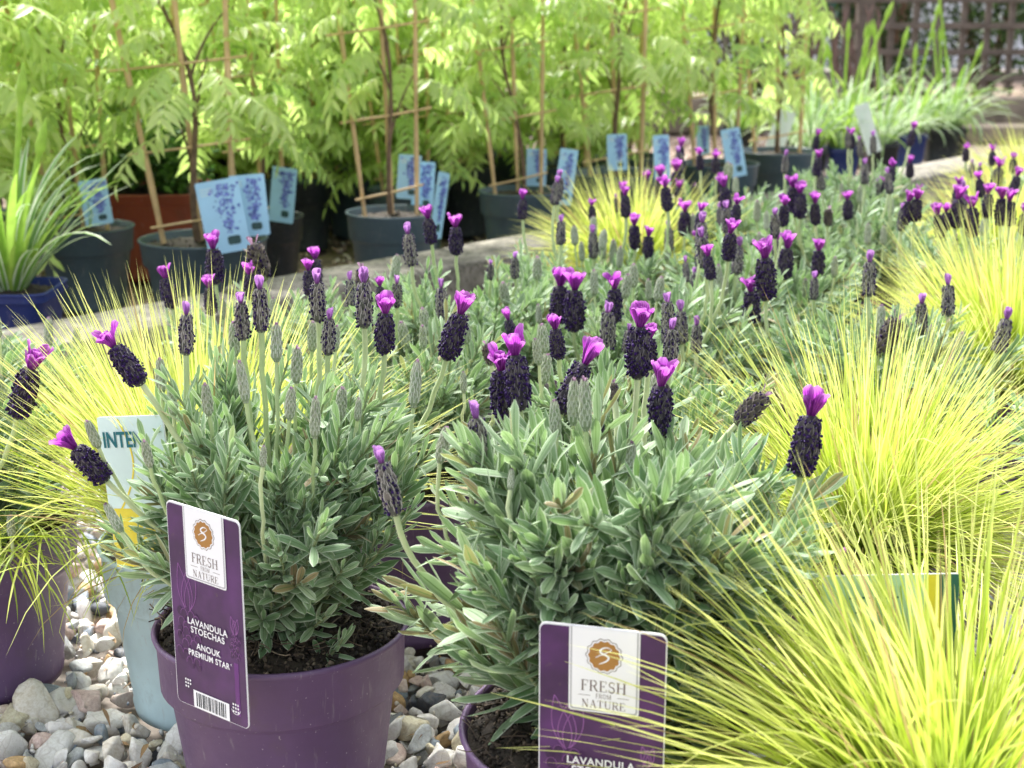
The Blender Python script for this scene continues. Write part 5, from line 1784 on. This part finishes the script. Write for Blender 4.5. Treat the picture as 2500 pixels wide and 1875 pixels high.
mb = MB()
box(mb, (-1.6, 0, 0), (4.5, 0.12, 0.15), 0, 0.5, 0.012)
o = mb.build('low_wall', M['beam'])
o.location = (1.5, 6.45, 0)
tag(o, 'grey weathered sleeper edging at the foot of the trellis', 'edging')
mb = MB()
box(mb, (0, 0, 0), (4, 0.16, 0.07), 0, 0.5, 0.012)
o = mb.build('low_step', M['beam'])
o.location = (1.75, 6.0, 0)
tag(o, 'low brown timber step beyond the gravel path at right', 'step')


HM = [bush_mesh(500 + k, 3600, 0.6, 0.35, 1.5, 0.06) for k in range(3)]
HMd = [m.mesh('foliage', M['hedge']) for m in HM]
HMl = [m.mesh('foliage', M['hedge_lite']) for m in HM]


def shrub(x, y, label, k, lite=False, s=1.0, group='dark evergreen shrubs beyond the trellis'):
    root = thing('evergreen_shrub' if not lite else 'leafy_tree', label, 'shrub' if not lite else 'tree', (x, y, 0), 0, group)
    f = link('foliage', (HMl if lite else HMd)[k % 3], root)
    f.rotation_euler = (0, 0, 0.6 * k)
    f.scale = (s, s, s)
    mb = MB()
    for q in range(3):
        a = random.uniform(0, 6.28)
        tube(mb, bez([0.03 * math.cos(a), 0.03 * math.sin(a), 0], [0.1 * math.cos(a), 0.1 * math.sin(a), 0.5], [0.35 * math.cos(a), 0.3 * math.sin(a), 1.3], 8), np.linspace(0.03, 0.012, 8), 7, 0.5)
    mb.build('trunk', M['bark'], root)


for i, (x, lb) in enumerate([(1.25, 'dark shrub behind the trellis directly beyond the dry stalks'), (2.98, 'dark shrub filling the trellis at the right edge'),
                             (0.35, 'dark shrub behind the trellis beyond the wisteria tops, centre'), (-0.6, 'dark shrub in the gap above the wisterias, left of centre'), (-1.6, 'dark shrub above the wisterias near the left edge')]):
    shrub(x, 7.9 + 0.3 * (i % 2), lb, i)
shrub(2.10, 8.6, 'low dark shrub in front of the pale building seen through the lattice', 1, s=0.42)
shrub(1.78, 7.6, 'dark shrub just right of the first trellis post', 2, s=0.5)
shrub(2.72, 8.9, 'dark shrub right of the pale gap in the lattice', 0, s=0.8)
wb = thing('pale_building', 'pale rendered building glimpsed through the trellis at the upper right', 'building', (2.4, 12, 0))
mb = MB()
box(mb, (-3, 0, 0), (6, 0.3, 3.2), 0, 0.5, 0)
mb.build('wall', M['wall'], wb, smooth=False)
for k in range(3):
    mb = MB()
    X = -1.6 + 1.5 * k
    box(mb, (X, -0.03, 0.35), (X + 0.55, -0.004, 2.0))
    mb.build('window', M['deep_green'], wb, smooth=False)
mb = MB()
box(mb, (-3.1, -0.15, 3.2), (6.1, 0.5, 3.35))
mb.build('roof', M['beam'], wb, smooth=False)

kerb()
pebbles()
